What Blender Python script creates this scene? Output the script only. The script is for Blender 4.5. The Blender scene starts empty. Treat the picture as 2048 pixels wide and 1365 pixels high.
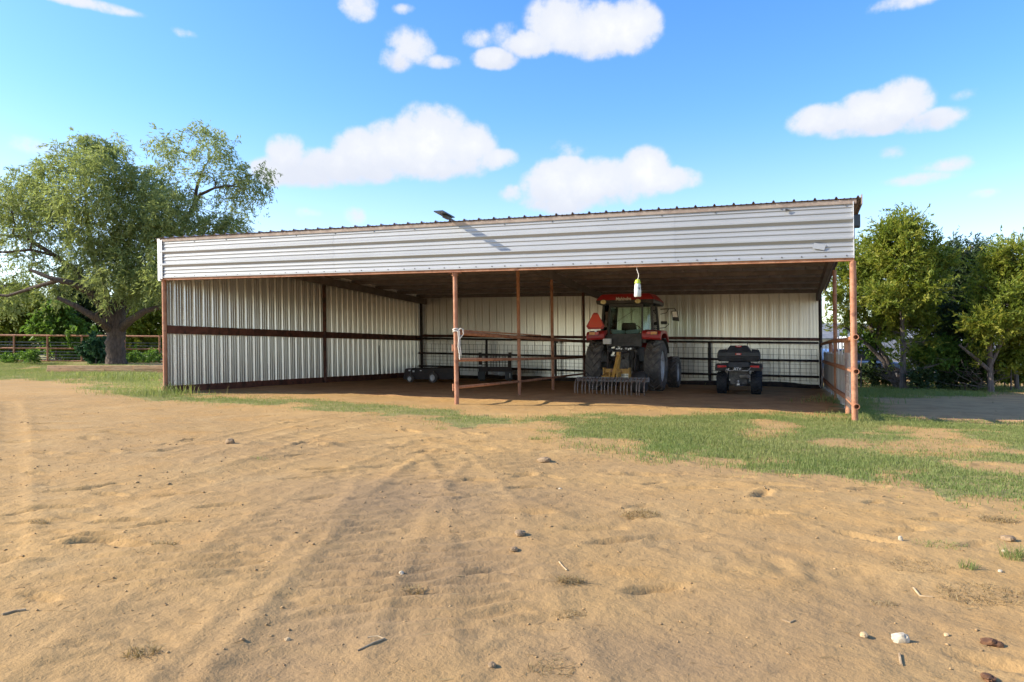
import bpy, math, random
import numpy as np
from mathutils import Vector, Matrix

random.seed(7)
rng = np.random.default_rng(11)
R = math.radians
SC = bpy.context.scene
COL = SC.collection

# ------------------------------------------------------------------ camera
F, HY, CZ = 1400.0, 702.4, 1.15            # focal length in photo pixels, horizon row, eye height
cam = bpy.data.cameras.new('camera')
cam_o = bpy.data.objects.new('camera', cam)
COL.objects.link(cam_o)
cam.sensor_width = 36.0
cam.lens = 36.0 * F / 2048
cam.shift_y = (HY - 682.5) / 2048
cam.clip_start, cam.clip_end = 0.05, 6000
cam_o.location = (0, 0, CZ)
cam_o.rotation_euler = (R(90), 0, 0)
SC.camera = cam_o

# ------------------------------------------------------------------ sky, sun, exposure
SUN_EL, SUN_AZ_FROM_LEFT = 30.0, 2.0       # the sun stands to the left of the picture, a little behind the camera
SUN_DIR = Vector((-math.cos(R(SUN_EL)) * math.cos(R(SUN_AZ_FROM_LEFT)), -math.cos(R(SUN_EL)) * math.sin(R(SUN_AZ_FROM_LEFT)), math.sin(R(SUN_EL))))
SC.view_settings.view_transform = 'Standard'
SC.view_settings.look = 'None'
SC.view_settings.gamma = 1
SC.view_settings.use_curve_mapping = False
SC.view_settings.exposure = 1.38
SC.cycles.max_bounces = 10
SC.cycles.diffuse_bounces = 6
SC.cycles.glossy_bounces = 5
SC.cycles.transparent_max_bounces = 12
SC.cycles.use_denoising = True
SKY_STRENGTH = 0.15

sun = bpy.data.lights.new('sun', 'SUN')
sun.energy = 3.4
sun.angle = R(0.53)
sun.color = (1.0, 0.90, 0.75)
sun_o = bpy.data.objects.new('sun', sun)
sun_o.rotation_euler = SUN_DIR.to_track_quat('Z', 'Y').to_euler()
COL.objects.link(sun_o)


def N(nt, kind, **kw):
    n = nt.nodes.new(kind)
    for k, v in kw.items():
        if k.startswith('i_'):
            n.inputs[k[2:].replace('_', ' ')].default_value = v
        else:
            setattr(n, k, v)
    return n


def math_node(nt, op, a, b=None, c=None, clamp=False):
    n = nt.nodes.new('ShaderNodeMath')
    n.operation = op
    n.use_clamp = clamp
    for i, x in enumerate((a, b, c)):
        if x is None:
            continue
        if isinstance(x, (int, float)):
            n.inputs[i].default_value = x
        else:
            nt.links.new(x, n.inputs[i])
    return n.outputs[0]


def mix_rgb(nt, fac, a, b, blend='MIX'):
    n = nt.nodes.new('ShaderNodeMix')
    n.data_type = 'RGBA'
    n.blend_type = blend
    for sock, x in ((n.inputs[0], fac), (n.inputs[6], a), (n.inputs[7], b)):
        if isinstance(x, (int, float)):
            sock.default_value = x
        elif isinstance(x, (tuple, list)):
            sock.default_value = tuple(x) + ((1.0,) if len(x) == 3 else ())
        else:
            nt.links.new(x, sock)
    return n.outputs[2]


def smooth(nt, x, lo, hi, a=0.0, b=1.0):
    n = nt.nodes.new('ShaderNodeMapRange')
    n.interpolation_type = 'SMOOTHSTEP'
    nt.links.new(x, n.inputs[0])
    for i, v in enumerate((lo, hi, a, b)):
        n.inputs[i + 1].default_value = v
    return n.outputs[0]


def ang(px, py):
    dx, dy = px - 1024.0, HY - py
    return math.atan2(dx, F), math.atan2(dy, math.hypot(F, dx))


def make_world():
    w = bpy.data.worlds.new('World')
    SC.world = w
    w.use_nodes = True
    nt = w.node_tree
    nt.nodes.clear()
    L = nt.links.new
    out = N(nt, 'ShaderNodeOutputWorld')
    bg = N(nt, 'ShaderNodeBackground')
    bg.inputs['Strength'].default_value = SKY_STRENGTH
    L(bg.outputs[0], out.inputs[0])
    sky = N(nt, 'ShaderNodeTexSky')
    sky.sky_type = 'NISHITA'
    sky.sun_disc = False
    sky.sun_elevation = R(SUN_EL)
    sky.sun_rotation = math.atan2(SUN_DIR.x, SUN_DIR.y)
    sky.air_density, sky.dust_density, sky.ozone_density = 1.0, 0.55, 1.8
    # the photograph's sky is a strong azure: pull the colour of the sky that way everywhere
    hs = N(nt, 'ShaderNodeHueSaturation')
    hs.inputs['Hue'].default_value = 0.508
    hs.inputs['Saturation'].default_value = 1.33
    hs.inputs['Value'].default_value = 0.85
    L(sky.outputs[0], hs.inputs['Color'])
    hs2 = N(nt, 'ShaderNodeHueSaturation')
    hs2.inputs['Saturation'].default_value = 0.98
    hs2.inputs['Hue'].default_value = 0.52
    hs2.inputs['Value'].default_value = 0.79
    L(sky.outputs[0], hs2.inputs['Color'])
    tc = N(nt, 'ShaderNodeTexCoord')
    sep = N(nt, 'ShaderNodeSeparateXYZ')
    L(tc.outputs['Generated'], sep.inputs[0])
    az = math_node(nt, 'ARCTAN2', sep.outputs[0], sep.outputs[1])
    el = math_node(nt, 'ARCSINE', sep.outputs[2])
    com = N(nt, 'ShaderNodeCombineXYZ')
    L(az, com.inputs[0])
    L(el, com.inputs[1])
    n1 = N(nt, 'ShaderNodeTexNoise')
    n1.inputs['Scale'].default_value = 17
    n1.inputs['Detail'].default_value = 7
    n1.inputs['Roughness'].default_value = 0.6
    L(com.outputs[0], n1.inputs['Vector'])
    n2 = N(nt, 'ShaderNodeTexNoise')
    n2.inputs['Scale'].default_value = 55
    n2.inputs['Detail'].default_value = 5
    n2.inputs['Roughness'].default_value = 0.62
    L(com.outputs[0], n2.inputs['Vector'])
    blobs = [  # cumulus puffs: photo column, row, half width, half height, density
        (862, 285, 75, 62, 1.1), (795, 300, 75, 48, 1), (725, 308, 55, 42, 1), (935, 300, 58, 46, 1), (985, 318, 48, 20, .8), (640, 332, 50, 30, .8),
        (572, 318, 36, 42, .9), (556, 345, 50, 26, .9), (620, 348, 62, 25, .8), (710, 335, 100, 30, 1), (850, 330, 120, 26, .9),
        (1105, 372, 60, 44, 1), (1200, 368, 100, 42, 1), (1290, 346, 50, 42, 1), (1335, 360, 62, 24, .8), (1130, 335, 45, 22, .8), (1120, 405, 75, 22, .8),
        (1025, 388, 26, 18, .45), (1135, 300, 42, 18, .35),
        (1125, 45, 68, 44, 1), (1185, 62, 95, 42, 1.1), (1262, 55, 55, 42, 1), (1060, 88, 55, 22, .9), (990, 118, 45, 18, .8), (1010, 70, 30, 20, .4),
        (822, 92, 46, 30, .62), (792, 118, 34, 20, .6), (885, 124, 46, 12, .5), (950, 76, 36, 17, .42), (715, 12, 36, 24, .8), (808, 18, 24, 9, .4),
        (1662, 238, 68, 26, .95), (1735, 226, 66, 33, 1), (1798, 212, 48, 38, 1), (1852, 243, 62, 18, .75), (1622, 248, 42, 15, .7), (1755, 255, 90, 14, .7),
        (1895, 330, 42, 12, .42), (1845, 357, 50, 11, .4), (1785, 305, 22, 11, .36), (1968, 388, 24, 8, .35), (711, 434, 22, 18, .5), (605, 425, 30, 10, .32),
        (1810, 4, 55, 14, .6), (150, 2, 90, 9, .6), (70, 290, 42, 15, .36), (150, 285, 24, 12, .4), (365, 66, 22, 8, .36), (1930, 190, 20, 8, .25)]
    dens, hgt = None, None
    for b in blobs:
        a, e = ang(b[0], b[1])
        rx, ry, d = b[2] * .98 / F, b[3] * 1.02 / F, b[4]
        src = com.outputs[0]
        if dens is not None:                 # one puff after the other, so that the shader's stack stays small
            ch = N(nt, 'ShaderNodeVectorMath')
            ch.operation = 'MULTIPLY_ADD'
            L(dens, ch.inputs[0])
            ch.inputs[1].default_value = (1e-9, 1e-9, 0)
            L(com.outputs[0], ch.inputs[2])
            src = ch.outputs[0]
        mp = N(nt, 'ShaderNodeMapping')
        mp.vector_type = 'POINT'
        mp.inputs['Location'].default_value = (-a / rx, -e / ry, 0)
        mp.inputs['Scale'].default_value = (1 / rx, 1 / ry, 0)
        L(src, mp.inputs['Vector'])
        dt = N(nt, 'ShaderNodeVectorMath')
        dt.operation = 'DOT_PRODUCT'
        L(mp.outputs[0], dt.inputs[0])
        L(mp.outputs[0], dt.inputs[1])
        f = math_node(nt, 'MULTIPLY_ADD', dt.outputs['Value'], -0.6 * d, d)
        f = math_node(nt, 'MAXIMUM', f, -0.6)
        dens = f if dens is None else math_node(nt, 'SMOOTH_MAX', dens, f, 0.12)
    # the sky carries on out of view, its puffs thickened for white fill light
    n3 = N(nt, 'ShaderNodeTexNoise')
    n3.inputs['Scale'].default_value = 5
    n3.inputs['Detail'].default_value = 3
    L(com.outputs[0], n3.inputs['Vector'])
    beside = smooth(nt, math_node(nt, 'ABSOLUTE', az), .72, .95)
    low = math_node(nt, 'MULTIPLY', smooth(nt, el, .03, .12), smooth(nt, el, .75, .5))
    other = math_node(nt, 'MULTIPLY_ADD', math_node(nt, 'MULTIPLY', beside, low), math_node(nt, 'MULTIPLY_ADD', n3.outputs[0], 5.0, -1.9), -.6)
    dens = math_node(nt, 'MAXIMUM', dens, math_node(nt, 'MINIMUM', other, 1.0))
    nz = math_node(nt, 'MULTIPLY_ADD', n1.outputs[0], 1.5, -0.75)
    nz2 = math_node(nt, 'MULTIPLY_ADD', n2.outputs[0], 0.5, -0.25)
    core = math_node(nt, 'ADD', math_node(nt, 'ADD', dens, nz), nz2)
    near = smooth(nt, dens, -.12, 0.35)
    alpha = math_node(nt, 'MULTIPLY', smooth(nt, core, 0.06, 0.66), near)
    # cloud colour: bright heads, lavender grey where the cloud is thick and towards its base
    thick = smooth(nt, core, 0.62, 1.25)
    lump = smooth(nt, n2.outputs[0], 0.36, 0.62)
    ccol = mix_rgb(nt, thick, (2.25, 2.34, 2.55), (2.68, 2.69, 2.71))
    ccol = mix_rgb(nt, math_node(nt, 'MULTIPLY', lump, .55), ccol, (2.28, 2.35, 2.52))
    # lavender grey undersides of the five big clouds
    under = None
    for (p0, p1, base, head) in ((505, 1030, 375, 250), (1000, 1400, 430, 320), (940, 1320, 135, 40), (760, 925, 140, 75), (1575, 1910, 272, 200)):
        a0, a1 = ang(p0, base)[0], ang(p1, base)[0]
        e0, e1 = ang((p0 + p1) / 2, base)[1], ang((p0 + p1) / 2, head)[1]
        w_ = smooth(nt, math_node(nt, 'ABSOLUTE', math_node(nt, 'SUBTRACT', az, (a0 + a1) / 2)), (a1 - a0) * .56, (a1 - a0) * .34)
        h_ = smooth(nt, math_node(nt, 'ADD', el, math_node(nt, 'MULTIPLY_ADD', n1.outputs[0], .05, -.025)), e0 + (e1 - e0) * .62, e0 + (e1 - e0) * .05)
        q_ = math_node(nt, 'MULTIPLY', math_node(nt, 'MULTIPLY', w_, h_), smooth(nt, el, e0 - .035, e0 - .012))
        under = q_ if under is None else math_node(nt, 'MAXIMUM', under, q_)
    ccol = mix_rgb(nt, math_node(nt, 'MULTIPLY', under, .6), ccol, (1.95, 2.06, 2.35))
    c = mix_rgb(nt, math_node(nt, 'MULTIPLY', alpha, 0.97), mix_rgb(nt, smooth(nt, el, 0.0, 0.34), hs2.outputs[0], hs.outputs[0]), ccol)
    L(c, bg.inputs['Color'])


make_world()

# ------------------------------------------------------------------ building frame and the lie of the land
BA = 0.3783
BL, BD = 15.24, 12.88
SU = 0.0165
O3 = np.array([5.616, 11.495, CZ])
EU = np.array([-math.cos(BA), math.sin(BA), SU])
EV = np.array([math.sin(BA), math.cos(BA), 0.0])
EW = np.array([-0.014, 0.0, 1.0])


def S(u, v, w):
    return tuple(O3 + u * EU + v * EV + w * EW)


def inv_uv(x, y):
    dx, dy = x - O3[0], y - O3[1]
    return -dx * math.cos(BA) + dy * math.sin(BA), dx * math.sin(BA) + dy * math.cos(BA)


def sstep(a, b, x):
    t = np.clip((x - a) / (b - a), 0, 1)
    return t * t * (3 - 2 * t)


def base_z(x, y):
    x = np.asarray(x, float)
    y = np.asarray(y, float)
    z = 0.05 - 0.011 * np.clip(x, -15, 15)
    left = sstep(-7.0, -10.5, x)
    z = z + left * (0.02 + 0.26 * sstep(29.75, 30.15, y) * sstep(-20.2, -19.4, x) + 0.26 * sstep(29.0, 36, y) * (1 - sstep(-20.2, -19.4, x)) + 0.10 * sstep(31, 37, y))
    z = z - 0.06 * sstep(8, 13, x) * sstep(14, 19, y)
    return z


def P(px, py, Y):
    return ((px - 1024.0) / F * Y, Y, CZ + (HY - py) / F * Y)


def G(px, py):
    """The spot on the ground that the photograph shows at this pixel."""
    Y = F * CZ / (py - HY)
    for _ in range(30):
        x = (px - 1024.0) / F * Y
        Y = 0.5 * Y + 0.5 * F * (CZ - float(base_z(x, Y))) / (py - HY)
    x = (px - 1024.0) / F * Y
    return x, Y, float(base_z(x, Y))


# ------------------------------------------------------------------ mesh helpers
class MB:
    def __init__(self, fn=None):
        self.v, self.f, self.m, self.fn, self.cur = [], [], [], fn, 0

    def add(self, vs, fs):
        o = len(self.v)
        self.v.extend(vs)
        for f in fs:
            self.f.append(tuple(i + o for i in f))
            self.m.append(self.cur)
        return self

    def hexa(self, p):          # 8 corners: bottom ring then top ring
        return self.add(p, [(3, 2, 1, 0), (4, 5, 6, 7), (0, 1, 5, 4), (1, 2, 6, 5), (2, 3, 7, 6), (3, 0, 4, 7)])

    def box(self, x0, x1, y0, y1, z0, z1, M=None):
        p = [(x0, y0, z0), (x1, y0, z0), (x1, y1, z0), (x0, y1, z0), (x0, y0, z1), (x1, y0, z1), (x1, y1, z1), (x0, y1, z1)]
        if M is not None:
            p = [tuple(M @ Vector(q)) for q in p]
        return self.hexa(p)

    def cbox(self, c, s, M=None):
        T = Matrix.Translation(Vector(c)) @ (M if M is not None else Matrix.Identity(4))
        return self.box(-s[0] / 2, s[0] / 2, -s[1] / 2, s[1] / 2, -s[2] / 2, s[2] / 2, T)

    def prism(self, ring0, ring1):
        n = len(ring0)
        fs = [tuple(range(n - 1, -1, -1)), tuple(range(n, 2 * n))]
        fs += [(i, (i + 1) % n, n + (i + 1) % n, n + i) for i in range(n)]
        return self.add(list(ring0) + list(ring1), fs)

    def tube(self, pts, r, n=8, caps=True):
        pts = [Vector(p) for p in pts]
        rs = r if isinstance(r, (list, tuple)) else [r] * len(pts)
        vs, fs = [], []
        up = None
        for i, p in enumerate(pts):
            d = (pts[min(i + 1, len(pts) - 1)] - pts[max(i - 1, 0)])
            d = d.normalized() if d.length > 1e-9 else Vector((0, 0, 1))
            if up is None:
                up = Vector((0, 0, 1)) if abs(d.z) < .9 else Vector((1, 0, 0))
            a = d.cross(up)
            a = a.normalized() if a.length > 1e-6 else d.orthogonal().normalized()
            b = a.cross(d).normalized()
            up = b
            for k in range(n):
                t = 2 * math.pi * k / n
                vs.append(tuple(p + (a * math.cos(t) + b * math.sin(t)) * rs[i]))
        for i in range(len(pts) - 1):
            for k in range(n):
                fs.append((i * n + k, i * n + (k + 1) % n, (i + 1) * n + (k + 1) % n, (i + 1) * n + k))
        if caps:
            fs.append(tuple(range(n - 1, -1, -1)))
            e = (len(pts) - 1) * n
            fs.append(tuple(range(e, e + n)))
        return self.add(vs, fs)

    def lathe_x(self, prof, c, n=32):   # profile of (radius, x) turned about an x-parallel axis through c
        vs, fs = [], []
        for k in range(n):
            t = 2 * math.pi * k / n
            for (r, x) in prof:
                vs.append((c[0] + x, c[1] + r * math.cos(t), c[2] + r * math.sin(t)))
        m = len(prof)
        for k in range(n):
            for j in range(m - 1):
                fs.append((k * m + j, k * m + j + 1, ((k + 1) % n) * m + j + 1, ((k + 1) % n) * m + j))
        return self.add(vs, fs)

    def lathe_z(self, prof, c, n=20):
        vs, fs = [], []
        for k in range(n):
            t = 2 * math.pi * k / n
            for (r, z) in prof:
                vs.append((c[0] + r * math.cos(t), c[1] + r * math.sin(t), c[2] + z))
        m = len(prof)
        for k in range(n):
            for j in range(m - 1):
                fs.append((k * m + j, ((k + 1) % n) * m + j, ((k + 1) % n) * m + j + 1, k * m + j + 1))
        return self.add(vs, fs)

    def build(self, name, mat, parent=None, off=None, smooth=None, bevel=0.0):
        """One mesh object. OFF: the world position of the parent, taken off vertices given in world coordinates."""
        v = np.array([self.fn(*p) for p in self.v] if self.fn else self.v, float)
        if off is not None:
            v = v - np.array(off, float)
        me = bpy.data.meshes.new(name)
        me.from_pydata(v.tolist(), [], self.f)
        mats = mat if isinstance(mat, (list, tuple)) else [mat]
        for mm in mats:
            me.materials.append(mm)
        if len(mats) > 1:
            me.polygons.foreach_set('material_index', self.m)
        if smooth:
            me.shade_smooth()
            me.set_sharp_from_angle(angle=R(smooth))
        me.update()
        o = bpy.data.objects.new(name, me)
        COL.objects.link(o)
        if parent is not None:
            o.parent = parent
        if bevel:
            b = o.modifiers.new('bevel', 'BEVEL')
            b.width = bevel
            b.segments = 2
            b.limit_method = 'ANGLE'
            b.angle_limit = R(40)
        return o


def np_mesh(name, v, quads=None, tris=None, mat=None, attrs=None, parent=None):
    me = bpy.data.meshes.new(name)
    v = np.asarray(v, np.float32)
    nq = 0 if quads is None else len(quads)
    ntri = 0 if tris is None else len(tris)
    me.vertices.add(len(v))
    me.vertices.foreach_set('co', v.ravel())
    idx = np.concatenate([np.asarray(a, np.int32).ravel() for a in (quads, tris) if a is not None and len(a)])
    me.loops.add(len(idx))
    me.loops.foreach_set('vertex_index', idx)
    me.polygons.add(nq + ntri)
    ls = np.concatenate([np.arange(nq) * 4, nq * 4 + np.arange(ntri) * 3]).astype(np.int32)
    me.polygons.foreach_set('loop_start', ls)
    me.update(calc_edges=True)
    for k, a in (attrs or {}).items():
        at = me.attributes.new(k, 'FLOAT', 'POINT')
        at.data.foreach_set('value', np.asarray(a, np.float32))
    if mat:
        me.materials.append(mat)
    o = bpy.data.objects.new(name, me)
    COL.objects.link(o)
    if parent is not None:
        o.parent = parent
    return o


def tag(o, label=None, cat=None, group=None, kind=None):
    if label:
        o['label'] = label
    if cat:
        o['category'] = cat
    if group:
        o['group'] = group
    if kind:
        o['kind'] = kind
    return o


def thing(name, label, cat, loc=(0, 0, 0), rz=0.0, group=None):
    o = bpy.data.objects.new(name, None)
    o.empty_display_size = .2
    COL.objects.link(o)
    o.location = loc
    o.rotation_euler = (0, 0, rz)
    return tag(o, label, cat, group)


def put(o, name=None, parent=None, loc=None, rot=None):
    """A copy of one object that shares its mesh."""
    c = o.copy()
    COL.objects.link(c)
    if parent is not None:
        c.parent = parent
    if loc is not None:
        c.location = loc
    if rot is not None:
        c.rotation_euler = rot
    return c


# ------------------------------------------------------------------ materials
def mat(name, c1, c2=None, scale=6.0, rough=.6, metal=0.0, bump=0.0, bscale=None, lo=.4, hi=.62, detail=5, stretch=None, spec=.5, rnd=0.0, c3=None, scale3=30, lo3=.6, hi3=.7, rvar=.25):
    m = bpy.data.materials.new(name)
    m.use_nodes = True
    nt = m.node_tree
    b = nt.nodes['Principled BSDF']
    b.inputs['Roughness'].default_value = rough
    b.inputs['Metallic'].default_value = metal
    b.inputs['Specular IOR Level'].default_value = spec
    tc = N(nt, 'ShaderNodeTexCoord')
    vec = tc.outputs['Object']
    if stretch:
        mp = N(nt, 'ShaderNodeMapping')
        mp.inputs['Scale'].default_value = stretch
        nt.links.new(vec, mp.inputs[0])
        vec = mp.outputs[0]
    col = None
    if c2 is not None:
        n = N(nt, 'ShaderNodeTexNoise')
        n.inputs['Scale'].default_value = scale
        n.inputs['Detail'].default_value = detail
        n.inputs['Roughness'].default_value = .65
        nt.links.new(vec, n.inputs['Vector'])
        col = mix_rgb(nt, smooth(nt, n.outputs[0], lo, hi), c1, c2)
        if c3 is not None:
            n3 = N(nt, 'ShaderNodeTexNoise')
            n3.inputs['Scale'].default_value = scale3
            n3.inputs['Detail'].default_value = 4
            nt.links.new(vec, n3.inputs['Vector'])
            col = mix_rgb(nt, smooth(nt, n3.outputs[0], lo3, hi3), col, c3)
        if rnd:
            oi = N(nt, 'ShaderNodeObjectInfo')
            hs = N(nt, 'ShaderNodeHueSaturation')
            nt.links.new(math_node(nt, 'MULTIPLY_ADD', oi.outputs['Random'], rnd, 1 - rnd / 2), hs.inputs['Value'])
            nt.links.new(col, hs.inputs['Color'])
            col = hs.outputs[0]
        nt.links.new(col, b.inputs['Base Color'])
        nt.links.new(math_node(nt, 'MULTIPLY_ADD', n.outputs[0], rvar, rough - rvar / 2), b.inputs['Roughness'])
    else:
        b.inputs['Base Color'].default_value = tuple(c1) + (1,)
    if bump:
        nb = N(nt, 'ShaderNodeTexNoise')
        nb.inputs['Scale'].default_value = bscale or scale * 4
        nb.inputs['Detail'].default_value = 5
        nt.links.new(vec, nb.inputs['Vector'])
        bp = N(nt, 'ShaderNodeBump')
        bp.inputs['Strength'].default_value = 1
        bp.inputs['Distance'].default_value = bump
        nt.links.new(nb.outputs[0], bp.inputs['Height'])
        nt.links.new(bp.outputs[0], b.inputs['Normal'])
    return m


def leaf_mat(name, dark, light, warm, trans=.35, rough=.55):
    m = bpy.data.materials.new(name)
    m.use_nodes = True
    nt = m.node_tree
    b = nt.nodes['Principled BSDF']
    out = nt.nodes['Material Output']
    at = N(nt, 'ShaderNodeAttribute', attribute_name='tint')
    at2 = N(nt, 'ShaderNodeAttribute', attribute_name='clump')
    c = mix_rgb(nt, at.outputs['Fac'], dark, light)
    c = mix_rgb(nt, smooth(nt, at2.outputs['Fac'], .35, 1.0, 0, .75), c, warm)
    nt.links.new(c, b.inputs['Base Color'])
    b.inputs['Roughness'].default_value = rough
    b.inputs['Specular IOR Level'].default_value = .3
    tr = N(nt, 'ShaderNodeBsdfTranslucent')
    nt.links.new(mix_rgb(nt, .5, c, (light[0] * 1.3, light[1] * 1.3, light[2] * .7)), tr.inputs['Color'])
    ms = N(nt, 'ShaderNodeMixShader')
    ms.inputs[0].default_value = trans
    nt.links.new(b.outputs[0], ms.inputs[1])
    nt.links.new(tr.outputs[0], ms.inputs[2])
    nt.links.new(ms.outputs[0], out.inputs[0])
    return m


M = {}
M['zinc'] = mat('galvanised_sheet', (.36, .372, .385), (.40, .412, .424), scale=.5, rough=.42, metal=.35, lo=.3, hi=.7, rnd=.10, rvar=.06)
M['wall_zinc'] = mat('wall_sheet', (.80, .785, .76), (.85, .835, .81), scale=.8, rough=.30, metal=.88, lo=.3, hi=.7, rnd=.10, rvar=.05)
M['roof_zinc'] = mat('roof_sheet', (.58, .52, .52), (.66, .60, .59), scale=1.5, rough=.5, metal=.35, lo=.3, hi=.7, rnd=.15)
M['trim'] = mat('tan_trim', (.30, .235, .20), (.40, .33, .28), scale=4, rough=.5, metal=.2)
M['white_trim'] = mat('white_trim', (.72, .74, .76), (.8, .8, .8), scale=4, rough=.45, metal=.35)
M['rust'] = mat('rusty_pipe', (.34, .145, .075), (.43, .215, .125), scale=5, rough=.75, bump=.002, bscale=40, rnd=.12, c3=(.20, .085, .05), scale3=9, lo3=.55, hi3=.72)
M['rust_dark'] = mat('dark_rusty_steel', (.10, .038, .026), (.17, .068, .045), scale=4, rough=.7, bump=.002, bscale=30, c3=(.055, .028, .022), scale3=6, lo3=.5, hi3=.7)
M['purlin'] = mat('purlin_steel', (.20, .165, .155), (.26, .22, .205), scale=4, rough=.7)
M['black_steel'] = mat('dark_pipe', (.030, .023, .021), (.06, .040, .034), scale=5, rough=.65, rnd=.2)
M['wire'] = mat('grey_wire', (.16, .16, .165), (.25, .24, .23), scale=9, rough=.5, metal=.5)
M['board'] = mat('weathered_board', (.40, .385, .365), (.56, .54, .52), scale=3, rough=.85, stretch=(14, 14, 1.2), bump=.004, bscale=8, rnd=.5, lo=.3, hi=.7)
M['white_board'] = mat('white_board', (.62, .62, .63), (.75, .75, .75), scale=5, rough=.7)
M['timber'] = mat('landscape_timber', (.46, .27, .13), (.58, .37, .20), scale=2.5, rough=.85, stretch=(1, 6, 6), bump=.006, bscale=6, rnd=.3, c3=(.20, .13, .08), scale3=4, lo3=.58, hi3=.75)
M['rubber'] = mat('tyre_rubber', (.11, .10, .092), (.24, .21, .18), scale=7, rough=.8, bump=.002, bscale=30, lo=.42, hi=.7)
M['rubber_blue'] = mat('small_tyre_rubber', (.022, .024, .028), (.045, .046, .05), scale=12, rough=.72, lo=.42, hi=.7)
M['rim'] = mat('silver_rim', (.74, .75, .77), (.8, .8, .8), scale=5, rough=.4, metal=.25, c3=(.35, .30, .25), scale3=3, lo3=.6, hi3=.8)
M['red'] = mat('red_paint', (.42, .030, .028), (.48, .045, .038), scale=3, rough=.33, lo=.3, hi=.7, c3=(.26, .07, .05), scale3=5, lo3=.6, hi3=.8)
M['orange_red'] = mat('orange_sign', (.85, .075, .03), (.80, .10, .04), scale=4, rough=.5)
M['red_border'] = mat('dark_red_border', (.42, .02, .015), (.48, .03, .02), scale=4, rough=.4)
M['black_plastic'] = mat('black_plastic', (.040, .039, .040), (.075, .072, .070), scale=6, rough=.5)
M['grey_plastic'] = mat('dark_grey_plastic', (.035, .037, .042), (.055, .057, .062), scale=8, rough=.5, bump=.001, bscale=90)
M['cast'] = mat('cast_iron', (.085, .080, .076), (.17, .155, .14), scale=9, rough=.6, metal=.3, bump=.004, bscale=25)
M['bright_steel'] = mat('bright_steel', (.55, .55, .56), (.7, .7, .7), scale=9, rough=.35, metal=.8)
M['yellow'] = mat('yellow_paint', (.50, .275, .055), (.58, .34, .09), scale=5, rough=.55, c3=(.22, .10, .05), scale3=8, lo3=.55, hi3=.68)
M['rake_steel'] = mat('worn_rake_steel', (.17, .165, .165), (.27, .25, .24), scale=8, rough=.6, metal=.4, c3=(.19, .10, .06), scale3=10, lo3=.55, hi3=.72)
M['tine'] = mat('worn_tine', (.27, .20, .16), (.20, .16, .14), scale=14, rough=.55, metal=.45)
M['tail_red'] = mat('red_lens', (.62, .03, .02), (.7, .05, .03), scale=20, rough=.2)
M['amber'] = mat('amber_lens', (.75, .26, .03), (.8, .32, .05), scale=20, rough=.2)
M['lamp_lens'] = mat('work_lamp_lens', (.80, .62, .25), (.9, .8, .5), scale=22, rough=.25)
M['white_plastic'] = mat('white_plastic', (.74, .74, .72), (.8, .8, .78), scale=8, rough=.45)
M['letter'] = mat('letter_paint', (.86, .78, .66), (.9, .82, .7), scale=9, rough=.5)
M['letter_white'] = mat('white_letter', (.8, .8, .8), (.85, .85, .85), scale=9, rough=.5)
M['cloth'] = mat('pale_blue_cloth', (.42, .56, .72), (.55, .66, .78), scale=5, rough=.8)
M['rope'] = mat('white_rope', (.62, .57, .50), (.72, .68, .62), scale=40, rough=.9)
M['lime'] = mat('lime_plastic', (.52, .66, .05), (.60, .72, .08), scale=10, rough=.4)
M['bottle'] = mat('cloudy_bottle', (.58, .62, .55), (.70, .72, .68), scale=14, rough=.3)
M['solar'] = mat('solar_panel', (.015, .02, .03), (.03, .04, .05), scale=10, rough=.2)
M['bark'] = mat('mesquite_bark', (.050, .034, .025), (.105, .075, .054), scale=3, rough=.95, stretch=(5, 5, 1), bump=.05, bscale=4, lo=.35, hi=.65)
M['cedar_bark'] = mat('cedar_bark', (.085, .066, .056), (.19, .155, .135), scale=4, rough=.95, stretch=(6, 6, 1), bump=.02, bscale=6, lo=.35, hi=.65)
M['mesquite_leaf'] = leaf_mat('mesquite_leaf', (.16, .21, .065), (.30, .355, .14), (.35, .37, .14), trans=.5)
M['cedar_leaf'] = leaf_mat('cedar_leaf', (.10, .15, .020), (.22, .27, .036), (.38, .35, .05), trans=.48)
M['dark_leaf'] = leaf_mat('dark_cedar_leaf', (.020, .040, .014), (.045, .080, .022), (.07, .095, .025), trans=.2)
M['bright_leaf'] = leaf_mat('bright_leaf', (.07, .14, .022), (.14, .25, .042), (.19, .28, .055), trans=.42)
M['blue_leaf'] = leaf_mat('blue_green_leaf', (.016, .055, .026), (.045, .115, .055), (.06, .14, .06), trans=.3)
M['grass'] = leaf_mat('grass_blade', (.125, .175, .042), (.215, .270, .085), (.36, .33, .13), trans=.40, rough=.6)
M['dry_grass'] = leaf_mat('dry_grass_blade', (.25, .17, .075), (.42, .32, .16), (.20, .13, .07), trans=.25, rough=.7)
M['stone'] = mat('pale_stone', (.44, .37, .26), (.58, .52, .41), scale=14, rough=.8, bump=.004, bscale=30, c3=(.42, .30, .18), scale3=20, lo3=.55, hi3=.7)
M['tan_stone'] = mat('tan_stone', (.42, .29, .15), (.55, .41, .24), scale=14, rough=.85, bump=.004, bscale=30)
M['dung'] = mat('dark_dung', (.08, .035, .015), (.16, .075, .03), scale=20, rough=.9, bump=.008, bscale=30)
M['clod'] = mat('dirt_clod', (.20, .135, .075), (.30, .21, .12), scale=20, rough=.95, bump=.006, bscale=40)
M['stick'] = mat('dead_stick', (.26, .18, .10), (.42, .32, .19), scale=12, rough=.9)
M['white_paint'] = mat('white_vehicle_paint', (.55, .57, .60), (.62, .63, .65), scale=3, rough=.35)
M['blue_paint'] = mat('blue_vehicle_paint', (.07, .13, .27), (.09, .16, .32), scale=3, rough=.3)
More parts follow.
